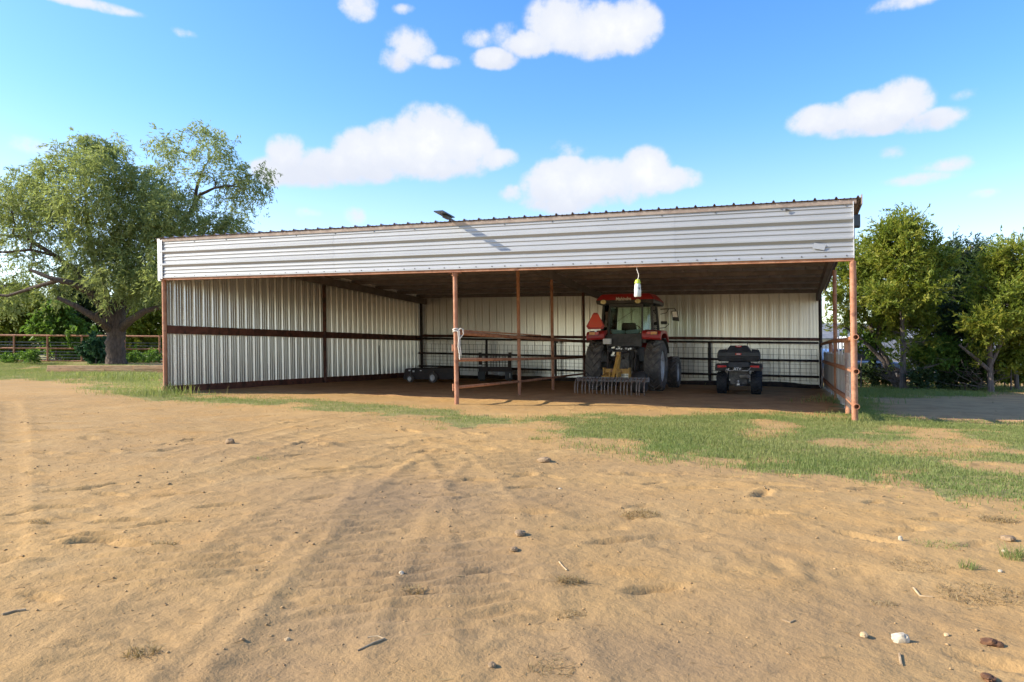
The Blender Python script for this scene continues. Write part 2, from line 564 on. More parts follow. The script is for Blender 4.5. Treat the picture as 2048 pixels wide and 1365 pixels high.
M['grey_roof'] = mat('grey_roof', (.20, .20, .20), (.30, .30, .29), scale=3, rough=.6, metal=.3)
M['dark_glass'] = mat('dark_glass', (.02, .025, .03), (.03, .035, .04), scale=3, rough=.08)
M['bank'] = mat('bank_surface', (.045, .032, .022), (.09, .062, .04), scale=5, rough=.95, bump=.03, bscale=8)


def glass_mat():
    m = bpy.data.materials.new('cab_glass')
    m.use_nodes = True
    nt = m.node_tree
    nt.nodes.remove(nt.nodes['Principled BSDF'])
    t = N(nt, 'ShaderNodeBsdfTransparent')
    t.inputs[0].default_value = (.80, .87, .82, 1)
    g = N(nt, 'ShaderNodeBsdfGlossy')
    g.inputs['Roughness'].default_value = .03
    fr = N(nt, 'ShaderNodeFresnel')
    fr.inputs[0].default_value = 1.5
    ms = N(nt, 'ShaderNodeMixShader')
    nt.links.new(fr.outputs[0], ms.inputs[0])
    nt.links.new(t.outputs[0], ms.inputs[1])
    nt.links.new(g.outputs[0], ms.inputs[2])
    nt.links.new(ms.outputs[0], nt.nodes['Material Output'].inputs[0])
    return m


M['glass'] = glass_mat()


def ground_mat():
    m = bpy.data.materials.new('ground_soil')
    m.use_nodes = True
    nt = m.node_tree
    L = nt.links.new
    b = nt.nodes['Principled BSDF']
    b.inputs['Roughness'].default_value = .92
    b.inputs['Specular IOR Level'].default_value = .18
    tc = N(nt, 'ShaderNodeTexCoord')
    vec = tc.outputs['Object']

    def noise(s, d=6, r=.6, st=None):
        n = N(nt, 'ShaderNodeTexNoise')
        n.inputs['Scale'].default_value = s
        n.inputs['Detail'].default_value = d
        n.inputs['Roughness'].default_value = r
        if st:
            mp = N(nt, 'ShaderNodeMapping')
            mp.inputs['Scale'].default_value = st
            L(vec, mp.inputs[0])
            L(mp.outputs[0], n.inputs['Vector'])
        else:
            L(vec, n.inputs['Vector'])
        return n.outputs[0]
    big, mid, fine, grain = noise(.35, 5), noise(1.6, 7), noise(11, 6, .7), noise(85, 4, .75)
    A = lambda n: N(nt, 'ShaderNodeAttribute', attribute_name=n).outputs['Fac']
    sand = mix_rgb(nt, smooth(nt, big, .35, .65), (.410, .256, .101), (.356, .225, .093))
    sand = mix_rgb(nt, smooth(nt, mid, .48, .72, 0, .55), sand, (.419, .234, .074))
    sand = mix_rgb(nt, smooth(nt, mid, .30, .46, .5, 0), sand, (.432, .290, .131))
    sand = mix_rgb(nt, smooth(nt, fine, .55, .72, 0, .5), sand, (.333, .209, .088))
    # damp, greyer soil packed by wheels, and shade painted right of the shed
    darkened = math_node(nt, 'MULTIPLY', A('darkened'), smooth(nt, noise(.9, 6, .65, (1, .55, 1)), .26, .52, .45, 1))
    sand = mix_rgb(nt, darkened, sand, (.270, .178, .090))
    dirt = mix_rgb(nt, smooth(nt, mid, .38, .6), (.40, .222, .098), (.50, .29, .132))
    dirt = mix_rgb(nt, smooth(nt, fine, .5, .7, 0, .7), dirt, (.55, .345, .165))
    col = mix_rgb(nt, smooth(nt, math_node(nt, 'ADD', A('dirt'), math_node(nt, 'MULTIPLY_ADD', fine, .6, -.3)), .35, .65), sand, dirt)
    dirt = mix_rgb(nt, math_node(nt, 'MULTIPLY', A('darkened'), 1.0), dirt, (.165, .080, .028))  # dirt tone for the painted shade beside the shed
    turf = mix_rgb(nt, smooth(nt, mid, .4, .62), (.175, .185, .062), (.275, .24, .095))
    col = mix_rgb(nt, smooth(nt, math_node(nt, 'ADD', A('turf'), math_node(nt, 'MULTIPLY_ADD', fine, .7, -.35)), .35, .75, 0, .85), col, turf)
    col = mix_rgb(nt, smooth(nt, grain, .62, .76, 0, .30), col, (.26, .17, .09))
    col = mix_rgb(nt, smooth(nt, grain, .24, .36, .35, 0), col, (.56, .43, .27))
    L(col, b.inputs['Base Color'])
    h = math_node(nt, 'ADD', math_node(nt, 'MULTIPLY', fine, .016), math_node(nt, 'MULTIPLY', grain, .0028))
    h = math_node(nt, 'ADD', h, math_node(nt, 'MULTIPLY', noise(4.2, 6, .6), .035))
    bp = N(nt, 'ShaderNodeBump')
    bp.inputs['Strength'].default_value = .8
    bp.inputs['Distance'].default_value = 1
    L(h, bp.inputs['Height'])
    L(bp.outputs[0], b.inputs['Normal'])
    return m


M['ground'] = ground_mat()

# ------------------------------------------------------------------ ground
_perm = rng.permutation(512)


def vnoise(x, y, s=1.0, seed=0):
    x = np.asarray(x) * s + seed * 17.3
    y = np.asarray(y) * s + seed * 9.7
    xi, yi = np.floor(x).astype(int), np.floor(y).astype(int)
    fx, fy = x - xi, y - yi
    fx, fy = fx * fx * (3 - 2 * fx), fy * fy * (3 - 2 * fy)
    h = lambda i, j: _perm[(_perm[i & 511] + j) & 511] / 511.0
    return ((h(xi, yi) * (1 - fx) + h(xi + 1, yi) * fx) * (1 - fy) + (h(xi, yi + 1) * (1 - fx) + h(xi + 1, yi + 1) * fx) * fy)


def fbm(x, y, s, o=4, seed=0):
    t, a, n = 0, .5, 0
    for k in range(o):
        t = t + a * vnoise(x, y, s * 2 ** k, seed + k)
        n += a
        a *= .5
    return t / n


def in_poly(x, y, poly):
    inside = np.zeros(np.shape(x), bool)
    n = len(poly)
    for i in range(n):
        (x0, y0), (x1, y1) = poly[i], poly[(i + 1) % n]
        c = ((y0 > y) != (y1 > y)) & (x < (x1 - x0) * (y - y0) / (y1 - y0 + 1e-12) + x0)
        inside ^= c
    return inside


def poly_dist(x, y, pl):
    """Distance to a polyline and the arc length of the nearest point."""
    best = np.full(np.shape(x), 1e9)
    arc = np.zeros(np.shape(x))
    side = np.zeros(np.shape(x))
    s0 = 0.0
    for (x0, y0), (x1, y1) in zip(pl[:-1], pl[1:]):
        dx, dy = x1 - x0, y1 - y0
        l = math.hypot(dx, dy)
        t = np.clip(((x - x0) * dx + (y - y0) * dy) / (l * l), 0, 1)
        d = np.hypot(x - x0 - t * dx, y - y0 - t * dy)
        k = d < best
        best = np.where(k, d, best)
        arc = np.where(k, s0 + t * l, arc)
        side = np.where(k, np.sign((x - x0) * dy - (y - y0) * dx) * d, side)
        s0 += l
    return best, arc, side


def gl(pts, n=6):
    q = [G(*p)[:2] for p in pts]
    out = []
    for i in range(len(q) - 1):              # Catmull-Rom through the spots
        p0, p1, p2, p3 = q[max(i - 1, 0)], q[i], q[i + 1], q[min(i + 2, len(q) - 1)]
        for k in range(n):
            t = k / n
            out.append(tuple(.5 * (2 * p1[j] + (p2[j] - p0[j]) * t + (2 * p0[j] - 5 * p1[j] + 4 * p2[j] - p3[j]) * t * t + (3 * p1[j] - p0[j] - 3 * p2[j] + p3[j]) * t ** 3) for j in (0, 1)))
    out.append(q[-1])
    return out


# wheel tracks: line, half width, depth, tread period
TRACKS = [
    (gl([(300, 1420), (480, 1240), (640, 1080), (700, 990), (720, 940)]), .05, -.012, 0),          # a ridge between two ruts
    (gl([(520, 1420), (640, 1230), (740, 1090), (800, 1010), (850, 950), (880, 925)]), .24, .018, .17),
    (gl([(150, 1365), (420, 1150), (620, 1010), (760, 930), (850, 890)]), .22, .013, .16),
    (gl([(-150, 1180), (120, 1060), (330, 985), (520, 930), (700, 892), (860, 872)]), .20, .014, .15),
    (gl([(1080, 1400), (1010, 1200), (980, 1080), (960, 1000), (925, 940), (880, 900)]), .22, .016, .17),
    (gl([(-20, 1120), (10, 960), (24, 880), (22, 815), (4, 770)]), .17, .022, .09),
    (gl([(430, 925), (700, 850), (900, 835), (1150, 850)]), .22, .014, .16),
    (gl([(350, 905), (640, 838), (840, 826), (1000, 838)]), .18, .012, .16),
    (gl([(1500, 1130), (1230, 1040), (1060, 985), (900, 990), (650, 1000)]), .24, .014, .18),
    (gl([(1900, 1010), (1500, 935), (1250, 905), (1020, 890), (800, 880)]), .22, .012, .16),
    (gl([(2200, 1290), (1750, 1160), (1400, 1090), (1100, 1060)]), .24, .010, .18),
    (gl([(560, 985), (700, 945), (820, 925), (980, 900)]), .18, .012, .15),
]
# turf: outlines in photo pixels, cast onto the ground
TURF = [
    [(1040, 848), (1130, 832), (1300, 834), (1420, 829), (1560, 828), (1640, 836), (1668, 828), (1660, 800), (1690, 796), (1722, 800), (1760, 828), (1840, 842), (1950, 846), (2200, 850), (2200, 1010), (2048, 1000), (1850, 992), (1830, 962), (1700, 950), (1560, 952), (1440, 930), (1300, 912), (1200, 892), (1100, 880)],
    [(210, 790), (330, 778), (420, 790), (560, 798), (700, 806), (830, 818), (1010, 838), (1040, 848), (940, 852), (820, 838), (700, 826), (560, 814), (420, 806), (300, 800)],
    [(-300, 720), (100, 722), (330, 735), (322, 796), (250, 792), (160, 768), (60, 758), (-300, 765)],
    [(1700, 782), (1760, 772), (1900, 770), (2010, 773), (2040, 782), (1960, 792), (1800, 796), (1715, 796)],
]
BARE = [[(1455, 862), (1530, 852), (1600, 862), (1610, 878), (1500, 876)], [(1800, 890), (1880, 872), (1980, 880), (2010, 912), (1900, 925), (1790, 905)], [(1690, 946), (1850, 938), (1830, 962), (1720, 958)]]
TURF_W = [[G(*p)[:2] for p in poly] for poly in TURF]
BARE_W = [[G(*p)[:2] for p in poly] for poly in BARE]


def turf_mask(x, y):
    wx = x + (fbm(x, y, 1.6, 3, 3) - .5) * .9
    wy = y + (fbm(x, y, 1.6, 3, 7) - .5) * 1.3
    m = np.zeros(np.shape(x))
    for p in TURF_W:
        m = np.maximum(m, in_poly(wx, wy, p))
    for p in BARE_W:
        m = np.where(in_poly(wx, wy, p), .12, m)
    return m


def dirt_mask(x, y):
    """Dark trodden earth under and beside the shed."""
    u, v = inv_uv(x, y)
    wob = (fbm(x, y, .9, 3, 21) - .5) * 1.2
    a = sstep(1.3, 2.3, v + wob) * sstep(BD + .8, BD + .2, v) * sstep(-1.0, .2, u) * sstep(BL + .5, BL - .2, u)
    b = sstep(.9, .2, v + wob - 0.2) * sstep(13.0, 14.6, u) * sstep(-.3, .6, v + wob) * sstep(16.2, 15.3, u)
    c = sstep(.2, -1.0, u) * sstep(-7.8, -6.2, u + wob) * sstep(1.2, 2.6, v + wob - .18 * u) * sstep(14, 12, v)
    return np.clip(a + .9 * b + .85 * c, 0, 1)


def damp_shade_mask(x, y):
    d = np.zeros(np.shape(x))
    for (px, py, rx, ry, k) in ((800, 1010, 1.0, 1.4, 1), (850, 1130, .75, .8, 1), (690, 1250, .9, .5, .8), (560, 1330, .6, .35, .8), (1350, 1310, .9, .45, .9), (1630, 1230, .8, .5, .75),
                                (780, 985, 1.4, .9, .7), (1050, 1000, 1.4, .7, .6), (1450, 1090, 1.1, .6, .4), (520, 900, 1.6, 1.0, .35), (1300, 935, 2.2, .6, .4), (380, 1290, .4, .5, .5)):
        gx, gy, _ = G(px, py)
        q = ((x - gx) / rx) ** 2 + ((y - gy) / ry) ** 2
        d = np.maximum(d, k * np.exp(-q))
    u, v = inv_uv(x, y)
    d = np.maximum(d, sstep(-.2, -1.2, u) * sstep(.5, 2.0, v) * sstep(15, 12, v) * (.55 + .5 * fbm(x * .5, y, .8, 3, 91)))  # the shed's shade, painted into the soil on its right
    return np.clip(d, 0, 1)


rd = np.random.default_rng(3)
DENTS = []
for _ in range(520):                                     # hoof and shoe prints pressed into the loose sand
    px, py = rd.uniform(-200, 2250), HY + 105 + rd.gamma(1.6, 95)
    if py > 1500:
        continue
    gx, gy, _ = G(px, py)
    DENTS.append((gx, gy, rd.uniform(.025, .06), rd.uniform(.008, .018), rd.normal() * .7))
for _ in range(150):                                      # larger scuffs, drawn out sideways
    px, py = rd.uniform(-100, 2150), HY + 110 + rd.gamma(2.0, 70)
    if py > 1330:
        continue
    gx, gy, _ = G(px, py)
    DENTS.append((gx, gy, rd.uniform(.05, .09) * (1 + gy / 30), rd.uniform(.030, .055), rd.normal() * .5))
for px, py in ((165, 1087), (200, 1085), (290, 1055), (600, 958), (440, 1016), (170, 1075), (340, 1050), (640, 1000), (660, 945), (985, 1140), (1040, 950), (330, 905), (200, 858), (210, 868), (400, 855), (320, 820), (1020, 878), (1090, 905), (930, 935)):
    gx, gy, _ = G(px, py)
    DENTS.append((gx, gy, .075, .036, .5))


def detail_z(x, y, mask_t, near):
    z = (fbm(x, y, .45, 3, 1) - .5) * .07
    z = z + (fbm(x, y, 2.1, 4, 5) - .5) * .022 * near
    z = z + (fbm(x * .35, y, 5.5, 4, 9) - .5) * .020 * near
    # ripples a turning wheel left in the middle of the yard
    for (px, py, rx, ry, k, th, wl_) in ((850, 1150, .62, .75, .010, .25, .125), (700, 1060, .5, .6, .006, .25, .14), (380, 1130, .55, .35, .008, .3, .15), (620, 890, 1.3, .9, .007, -.15, .22), (1030, 920, 1.0, .8, .007, .4, .2)):
        gx, gy, _ = G(px, py)
        q = np.exp(-(((x - gx) / rx) ** 2 + ((y - gy) / ry) ** 2) ** 2)
        ph = (-(x - gx) * math.sin(th) + (y - gy) * math.cos(th)) + (fbm(x, y, 2.2, 3, 55) - .5) * .22
        z = z + 1.5 * k * q * np.sin(2 * math.pi * ph / wl_) * near
    for pl, hw, dep, per in TRACKS:
        d, s, sd = poly_dist(x, y, pl)
        k = (d < hw * 2.4)
        if dep < 0:
            z = z - dep * np.exp(-(d / hw) ** 2) * .5 * near
            continue
        dep = dep * .52
        rut = -dep * .5 * np.exp(-(d / (hw * .9)) ** 6) + dep * (.35 + 1.2 * fbm(x, y, .9, 2, 36)) * np.exp(-((d - hw * 1.08) / .045) ** 2)
        if per:
            tread = np.sin(2 * math.pi * (s + np.abs(sd) * .75) / per) * dep * .50 * np.exp(-(d / hw) ** 6) * (.35 + 1.0 * fbm(x, y, 1.3, 2, 13))
            rut = rut + tread
        z = z + np.where(k, rut, 0) * near * (.55 + .9 * fbm(x, y, .8, 2, 31))
    return z


def make_ground():
    def lines(segs):
        out = [segs[0][0]]
        for a, b, d in segs:
            n = max(1, int(round((b - a) / d)))
            out += [a + (b - a) * (k + 1) / n for k in range(n)]
        return np.array(out)
    xs = lines([(-2500, -300, 550), (-300, -60, 40), (-60, -24, 2), (-24, -10, .28), (-10, -4, .06), (-4, 4, .034), (4, 10, .06), (10, 24, .28), (24, 60, 2), (60, 300, 40), (300, 2500, 550)])
    ys = lines([(-300, -20, 40), (-20, -2, 1), (-2, 2, .2), (2, 6.5, .028), (6.5, 13, .042), (13, 20, .11), (20, 31, .2), (31, 44, .4), (44, 80, 3), (80, 400, 40), (400, 3500, 500)])
    X, Y = np.meshgrid(xs, ys)
    sh = X.shape
    x, y = X.ravel(), Y.ravel()
    t = turf_mask(x, y)
    near = sstep(22, 14, y) * sstep(-4, 1, y) * sstep(16, 11, np.abs(x))
    u, v = inv_uv(x, y)
    z = base_z(x, y) + detail_z(x, y, t, near) * np.where(y > 60, .3, 1)
    ux, uy = -math.cos(BA), math.sin(BA)
    # loose ridges at the edge of the trodden floor
    e = np.exp(-((v - 1.6 - (fbm(x, y, .7, 2, 40) - .5) * 1.4) / .35) ** 2) * sstep(-.5, .5, u) * sstep(15, 13.5, u)
    z = z + e * (.05 * (fbm(x, y, 2.5, 3, 44) - .2))
    for gx, gy, r, dp, th in DENTS:
        i0, i1 = np.searchsorted(xs, (gx - 4 * r, gx + 4 * r))
        j0, j1 = np.searchsorted(ys, (gy - 4 * r, gy + 4 * r))
        if i1 <= i0 or j1 <= j0:
            continue
        zz = z.reshape(sh)
        dx, dy = X[j0:j1, i0:i1] - gx, Y[j0:j1, i0:i1] - gy
        a, b = dx * math.cos(th) + dy * math.sin(th), -dx * math.sin(th) + dy * math.cos(th)
        q = np.sqrt((a / (2.0 * r)) ** 2 + (b / (.55 * r)) ** 2)
        zz[j0:j1, i0:i1] += -.6 * dp * np.exp(-q ** 4) + dp * .25 * np.exp(-((q - 1.35) / .35) ** 2)
        z = zz.ravel()
    far = sstep(60, 300, np.hypot(x, y))
    z = z * (1 - far) + far * (.1)
    nx, ny = len(xs), len(ys)
    i = np.arange(ny - 1)[:, None] * nx + np.arange(nx - 1)[None, :]
    quads = np.stack([i, i + 1, i + nx + 1, i + nx], -1).reshape(-1, 4)
    farturf = np.where((y > 34) | (np.abs(x) > 26), .9, 0)
    o = np_mesh('ground', np.stack([x, y, z], 1), quads, None, M['ground'],
                {'turf': np.maximum(t * np.clip((fbm(x, y, 1.1, 3, 15) - .22) * 3.6, .15, 1), farturf), 'dirt': dirt_mask(x, y), 'darkened': damp_shade_mask(x, y)})
    o.data.shade_smooth()
    tag(o, kind='structure')
    return xs, ys, z.reshape(sh)


GX, GY, GZ = make_ground()


def gz(x, y):
    i = np.clip(np.searchsorted(GX, x) - 1, 0, len(GX) - 2)
    j = np.clip(np.searchsorted(GY, y) - 1, 0, len(GY) - 2)
    fx = np.clip((x - GX[i]) / (GX[i + 1] - GX[i]), 0, 1)
    fy = np.clip((y - GY[j]) / (GY[j + 1] - GY[j]), 0, 1)
    return (GZ[j, i] * (1 - fx) + GZ[j, i + 1] * fx) * (1 - fy) + (GZ[j + 1, i] * (1 - fx) + GZ[j + 1, i + 1] * fx) * fy

# ------------------------------------------------------------------ the shed
def w_roof(v):
    return 2.475 - 0.0338 * v


def sheet_profile(width, pitch, rib_h, flat=.0):
    """(across, height) of a ribbed steel sheet: tall ribs every pitch with two low stiffeners between them."""
    pts = [(0, 0)]
    n = max(1, int(round(width / pitch)))
    p = width / n
    for k in range(n):
        a = k * p
        for t, h in ((.06, 0), (.06 + .055, 1), (.06 + .115, 1), (.06 + .17, 0), (.44, 0), (.465, .17), (.515, .17), (.54, 0), (.72, 0), (.745, .17), (.795, .17), (.82, 0)):
            pts.append((a + t * p, h * rib_h))
        pts.append((a + p, 0))
    return pts


shed = thing('open_shed', 'long open-fronted metal shed with ribbed silvery sheeting on rusty pipe posts', 'shed', S(0, 0, -1.15))
SHO = S(0, 0, -1.15)


def sheet(name, prof, fa, fb, m, parent=shed, smooth=None):
    """A ribbed sheet strung between two edges: fa(t, h) and fb(t, h) give building coordinates."""
    b = MB(S)
    vs = [fa(t, h) for t, h in prof] + [fb(t, h) for t, h in prof]
    n = len(prof)
    b.add(vs, [(i, i + 1, n + i + 1, n + i) for i in range(n - 1)])
    return b.build(name, m, parent, SHO)


# left wall: fourteen upright sheets, ribs outward
nl = 14


def deep_profile(width, n, d):
    out, p = [(0, 0)], width / n
    for k in range(n):
        for t, h in ((.04, 0), (.145, 1), (.235, 1), (.34, 0), (.49, 0), (.51, .14), (.56, .14), (.58, 0), (.76, 0), (.78, .14), (.83, .14), (.85, 0), (1, 0)):
            out.append(((k + t) * p, h * d))
    return out


wl = BD / nl
for k in range(nl):
    prof = deep_profile(wl, 3, .050)
    v0 = k * wl
    sheet('wall_panel', prof, lambda t, h: (BL + .004 + h, v0 + t, -1.115), lambda t, h: (BL + .004 + h, v0 + t, w_roof(v0 + t) + .009), M['wall_zinc'])
# back wall: sixteen upright sheets that share one mesh
nb = 16
wb = BL / nb
prof = sheet_profile(wb, .3175, .034)
first = sheet('wall_panel', prof, lambda t, h: (t, BD + .02 + h, -1.20), lambda t, h: (t, BD + .02 + h, w_roof(BD) - .01), M['wall_zinc'])
for k in range(1, nb):
    put(first, parent=shed, loc=tuple(EU * wb * k))
# roof: sixteen sheets running front to back
prof = sheet_profile(.965, .3216, .036)
first = sheet('roof_panel', prof, lambda t, h: (t - .13, -.11, w_roof(-.11) + h + .012), lambda t, h: (t - .13, BD + .22, w_roof(BD + .22) + h + .012), M['roof_zinc'])
for k in range(1, 16):
    put(first, parent=shed, loc=tuple(EU * .965 * k))
# fascia: four long sheets laid on their side, ribs outward
fw = .945
for a, b_, dz in ((0.0, 2.868, .0), (2.868, 5.258, .002), (5.258, 10.157, .001), (10.157, 15.20, .003)):
    prof = [(0, 0), (.004, .02), (.045, .02), (.075, 0)]
    for q in range(3):
        o = q * .318
        for t, h in ((.096, 0), (.112, .013), (.128, .013), (.148, 0), (.180, 0), (.196, .013), (.212, .013), (.232, 0)):
            prof.append((o + t, h))
        if q < 2:
            prof += [(o + .262, 0), (o + .312, .044), (o + .338, .044), (o + .378, 0)]
    prof += [(.925, 0), (.945, .01)]
    sheet('fascia_panel', prof, lambda t, h: (a - .004, -.050 - h - dz, 1.522 + t), lambda t, h: (b_ + .004, -.050 - h - dz, 1.522 + t), M['zinc'])
# trims
b = MB(S)
b.hexa([(-.06, -.075, 2.405), (BL + .06, -.075, 2.405), (BL + .06, -.068, 2.405), (-.06, -.068, 2.405), (-.06, -.085, 2.472), (BL + .06, -.085, 2.472), (BL + .06, -.068, 2.472), (-.06, -.068, 2.472)])
b.build('eave_trim', M['trim'], shed, SHO)
b = MB(S)
b.box(BL - .05, BL + .012, -.096, -.088, 1.47, 2.475)
b.box(BL + .012, BL + .02, -.096, .10, 1.47, 2.475)
b.box(BL + .02, BL + .16, .04, .048, 1.47, 2.475)
b.box(BL - .115, BL - .05, -.088, -.080, 1.50, 2.44)
b.build('corner_trim', M['white_trim'], shed, SHO)
b = MB(S)
b.hexa([(-.145, -.13, w_roof(0) - .09), (-.130, -.13, w_roof(0) - .09), (-.130, BD + .2, w_roof(BD) - .09), (-.145, BD + .2, w_roof(BD) - .09),
        (-.145, -.13, w_roof(0) + .065), (-.130, -.13, w_roof(0) + .065), (-.130, BD + .2, w_roof(BD) + .065), (-.145, BD + .2, w_roof(BD) + .065)])
b.build('rake_trim', M['trim'], shed, SHO)
# a narrow return of white trim on the free end of the fascia
MB(S).box(-.018, -.008, -.09, .02, 1.515, 2.44).build('end_trim', M['white_trim'], shed, SHO)
# steel frame
MB(S).box(-.02, BL - .02, -.045, .035, 1.475, 1.525).build('header_pipe', M['rust'], shed, SHO)
MB(S).box(-.02, BL - .02, -.040, .030, 2.30, 2.38).build('header_pipe', M['rust_dark'], shed, SHO)
for ru in (.10, 7.26, 14.98):
    b = MB(S)
    b.hexa([(ru - .05, .04, w_roof(0) - .36), (ru + .05, .04, w_roof(0) - .36), (ru + .05, BD - .02, w_roof(BD) - .36), (ru - .05, BD - .02, w_roof(BD) - .36),
            (ru - .05, .04, w_roof(0) - .13), (ru + .05, .04, w_roof(0) - .13), (ru + .05, BD - .02, w_roof(BD) - .13), (ru - .05, BD - .02, w_roof(BD) - .13)])
    b.build('rafter', M['purlin'], shed, SHO)
for k in range(9):
    pv = .35 + k * 1.52
    b = MB(S)
    wz = w_roof(pv)
    b.box(.02, BL - .02, pv - .006, pv + .006, wz - .13, wz - .004)
    b.box(.02, BL - .02, pv + .0061, pv + .05, wz - .1301, wz - .122)
    b.build('purlin', M['purlin'], shed, SHO)


def floor_w(u, v):
    p = S(u, v, 0)
    return float(gz(p[0], p[1])) - p[2]


def post(u, v, top, r=.045, m='rust', name='post', parent=shed, off=SHO, n=10):
    return MB().tube([S(u, v, floor_w(u, v) - .12), S(u, v, (floor_w(u, v) + top) / 2), S(u, v, top)], r, n).build(name, M[m], parent, off, smooth=40)


UP = 7.264                                       # the row of posts between the two halves of the shed
pm = post(UP, 0, 1.475, .047)
b = MB()
b.tube([S(UP, 0, 1.40), S(UP, 0, 1.474)], .066, 10)
b.cbox(S(UP, 0, 1.467), (.26, .16, .014))
b.build('post_cap', M['rust'], pm, SHO, smooth=40)
for w in (-.06, -.86):
    b = MB()
    b.tube([S(UP + .075, 0, w - .07), S(UP + .075, 0, w + .07)], .018, 8)
    b.tube([S(UP, 0, w), S(UP + .075, 0, w)], .014, 6)
    b.build('hinge', M['rust'], pm, SHO)
post(0.0, 0, 1.475, .050)
post(BL - .05, 0.02, 1.475, .052)
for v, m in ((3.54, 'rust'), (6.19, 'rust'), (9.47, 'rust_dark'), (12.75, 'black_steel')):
    post(UP, v, w_roof(v) - .36, .045, m)
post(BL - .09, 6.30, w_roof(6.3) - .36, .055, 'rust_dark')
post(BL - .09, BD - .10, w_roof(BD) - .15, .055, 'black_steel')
post(-.03, 5.6, w_roof(5.6) - .36, .045)
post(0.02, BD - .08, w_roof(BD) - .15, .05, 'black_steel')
# girts against the sheets and the kick boards under them
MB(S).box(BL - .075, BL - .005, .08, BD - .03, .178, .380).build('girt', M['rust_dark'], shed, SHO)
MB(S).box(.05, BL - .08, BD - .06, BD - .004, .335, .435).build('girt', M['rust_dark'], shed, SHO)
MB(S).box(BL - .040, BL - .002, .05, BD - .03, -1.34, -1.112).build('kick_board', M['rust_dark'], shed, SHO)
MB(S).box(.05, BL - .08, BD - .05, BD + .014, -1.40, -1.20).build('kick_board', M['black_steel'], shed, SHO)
# screw heads along the fascia
b = MB(S)
rs = random.Random(4)
for k in range(46):
    u = .12 + k * .333 + rs.uniform(-.05, .05)
    b.box(u - .011, u + .011, -.076, -.066, 1.550, 1.572)
    if k % 3 == 0:
        b.box(u - .009, u + .009, -.074, -.05, 2.37, 2.388)
tag(b.build('screw', M['cast'], shed, SHO), kind='stuff')
# torn maker's sticker and a bent tab on the fascia
b = MB(S)
b.hexa([(.43, -.078, 1.66), (.61, -.078, 1.70), (.61, -.068, 1.70), (.43, -.068, 1.66), (.40, -.078, 1.745), (.58, -.078, 1.79), (.58, -.068, 1.79), (.40, -.068, 1.745)])
o = b.build('sticker', M['zinc'], None)
tag(o, 'small torn white paper sticker on the fascia near its right end', 'sticker')

MB(S).prism([(1.02, -.075, 2.335), (1.02, -.075, 2.375), (.93, -.075, 2.36)], [(1.02, -.11, 2.33), (1.02, -.11, 2.38), (.95, -.09, 2.36)]).build('bent_tab', M['cast'], shed, SHO)

# ------------------------------------------------------------------ lamps and trap that hang from the shed
u0, w0 = 7.30, 2.47
sl = thing('solar_lamp', 'flat dark solar lamp on a bracket sticking out over the roof edge', 'lamp', S(u0, -.1, w0))
so = S(u0, -.1, w0)
b = MB(S)
b.hexa([(u0 - .10, -.10, w0 + .085), (u0 + .10, -.10, w0 + .085), (u0 + .10, -.62, w0 + .120), (u0 - .10, -.62, w0 + .120), (u0 - .10, -.10, w0 + .105), (u0 + .10, -.10, w0 + .105), (u0 + .10, -.62, w0 + .142), (u0 - .10, -.62, w0 + .142)])
b.build('panel', M['solar'], sl, so)
b = MB(S)
b.hexa([(u0 - .05, -.14, w0 + .045), (u0 + .05, -.14, w0 + .045), (u0 + .05, -.36, w0 + .055), (u0 - .05, -.36, w0 + .055), (u0 - .05, -.14, w0 + .084), (u0 + .05, -.14, w0 + .084), (u0 + .05, -.36, w0 + .098), (u0 - .05, -.36, w0 + .098)])
b.build('lamp_body', M['black_plastic'], sl, so)
MB().tube([S(u0, -.16, w0 + .07), S(u0, -.02, w0 + .06), S(u0, .16, w0 + .04)], .022, 8).build('bracket', M['cast'], sl, so)

fl = thing('flood_light', 'small square dark flood light on the right end of the shed under the roof edge', 'lamp', S(-.02, .25, 2.0))
fo = S(-.02, .25, 2.0)
b = MB(S)
b.box(-.13, -.02, .10, .24, 2.05, 2.26)
b.build('lamp_body', M['grey_plastic'], fl, fo, bevel=.008)
b = MB(S)
b.box(-.115, -.035, .088, .099, 2.07, 2.24)
b.build('lens', M['dark_glass'], fl, fo)
MB(S).box(-.045, -.02, .12, .26, 1.86, 2.049).build('bracket', M['black_plastic'], fl, fo)

ut = 3.5526
ft = thing('fly_trap', 'cloudy bottle fly trap with a lime green cap hanging from the shed front', 'fly trap', S(ut, 0, 1.0))
fo = S(ut, 0, 1.0)
ctr = S(ut, -.01, .962)
b = MB()
b.lathe_z([(0, -.03), (.058, -.03), (.064, -.015), (.064, .10), (.058, .13), (.060, .15), (.052, .20), (.040, .215), (0, .215)], ctr, 18)
b.build('bottle', M['bottle'], ft, fo, smooth=50)
b = MB()
b.lathe_z([(.0, .216), (.055, .216), (.056, .235), (.044, .262), (.046, .275), (.03, .285), (0, .285)], ctr, 14)
b.build('cap', M['lime'], ft, fo, smooth=50)
pts = []
for k in range(9):
    t = k / 8
    pts.append((ctr[0] + .018 * math.sin(t * 5), ctr[1], ctr[2] + .285 + (S(ut, 0, 1.475)[2] - ctr[2] - .285) * t))
MB().tube(pts, .007, 6).build('string', M['rope'], ft, fo, smooth=60)
b = MB()
b.box(ctr[0] + .006, ctr[0] + .03, ctr[1] - .068, ctr[1] - .064, ctr[2] + .10, ctr[2] + .135)
b.build('mark', M['cast'], ft, fo)

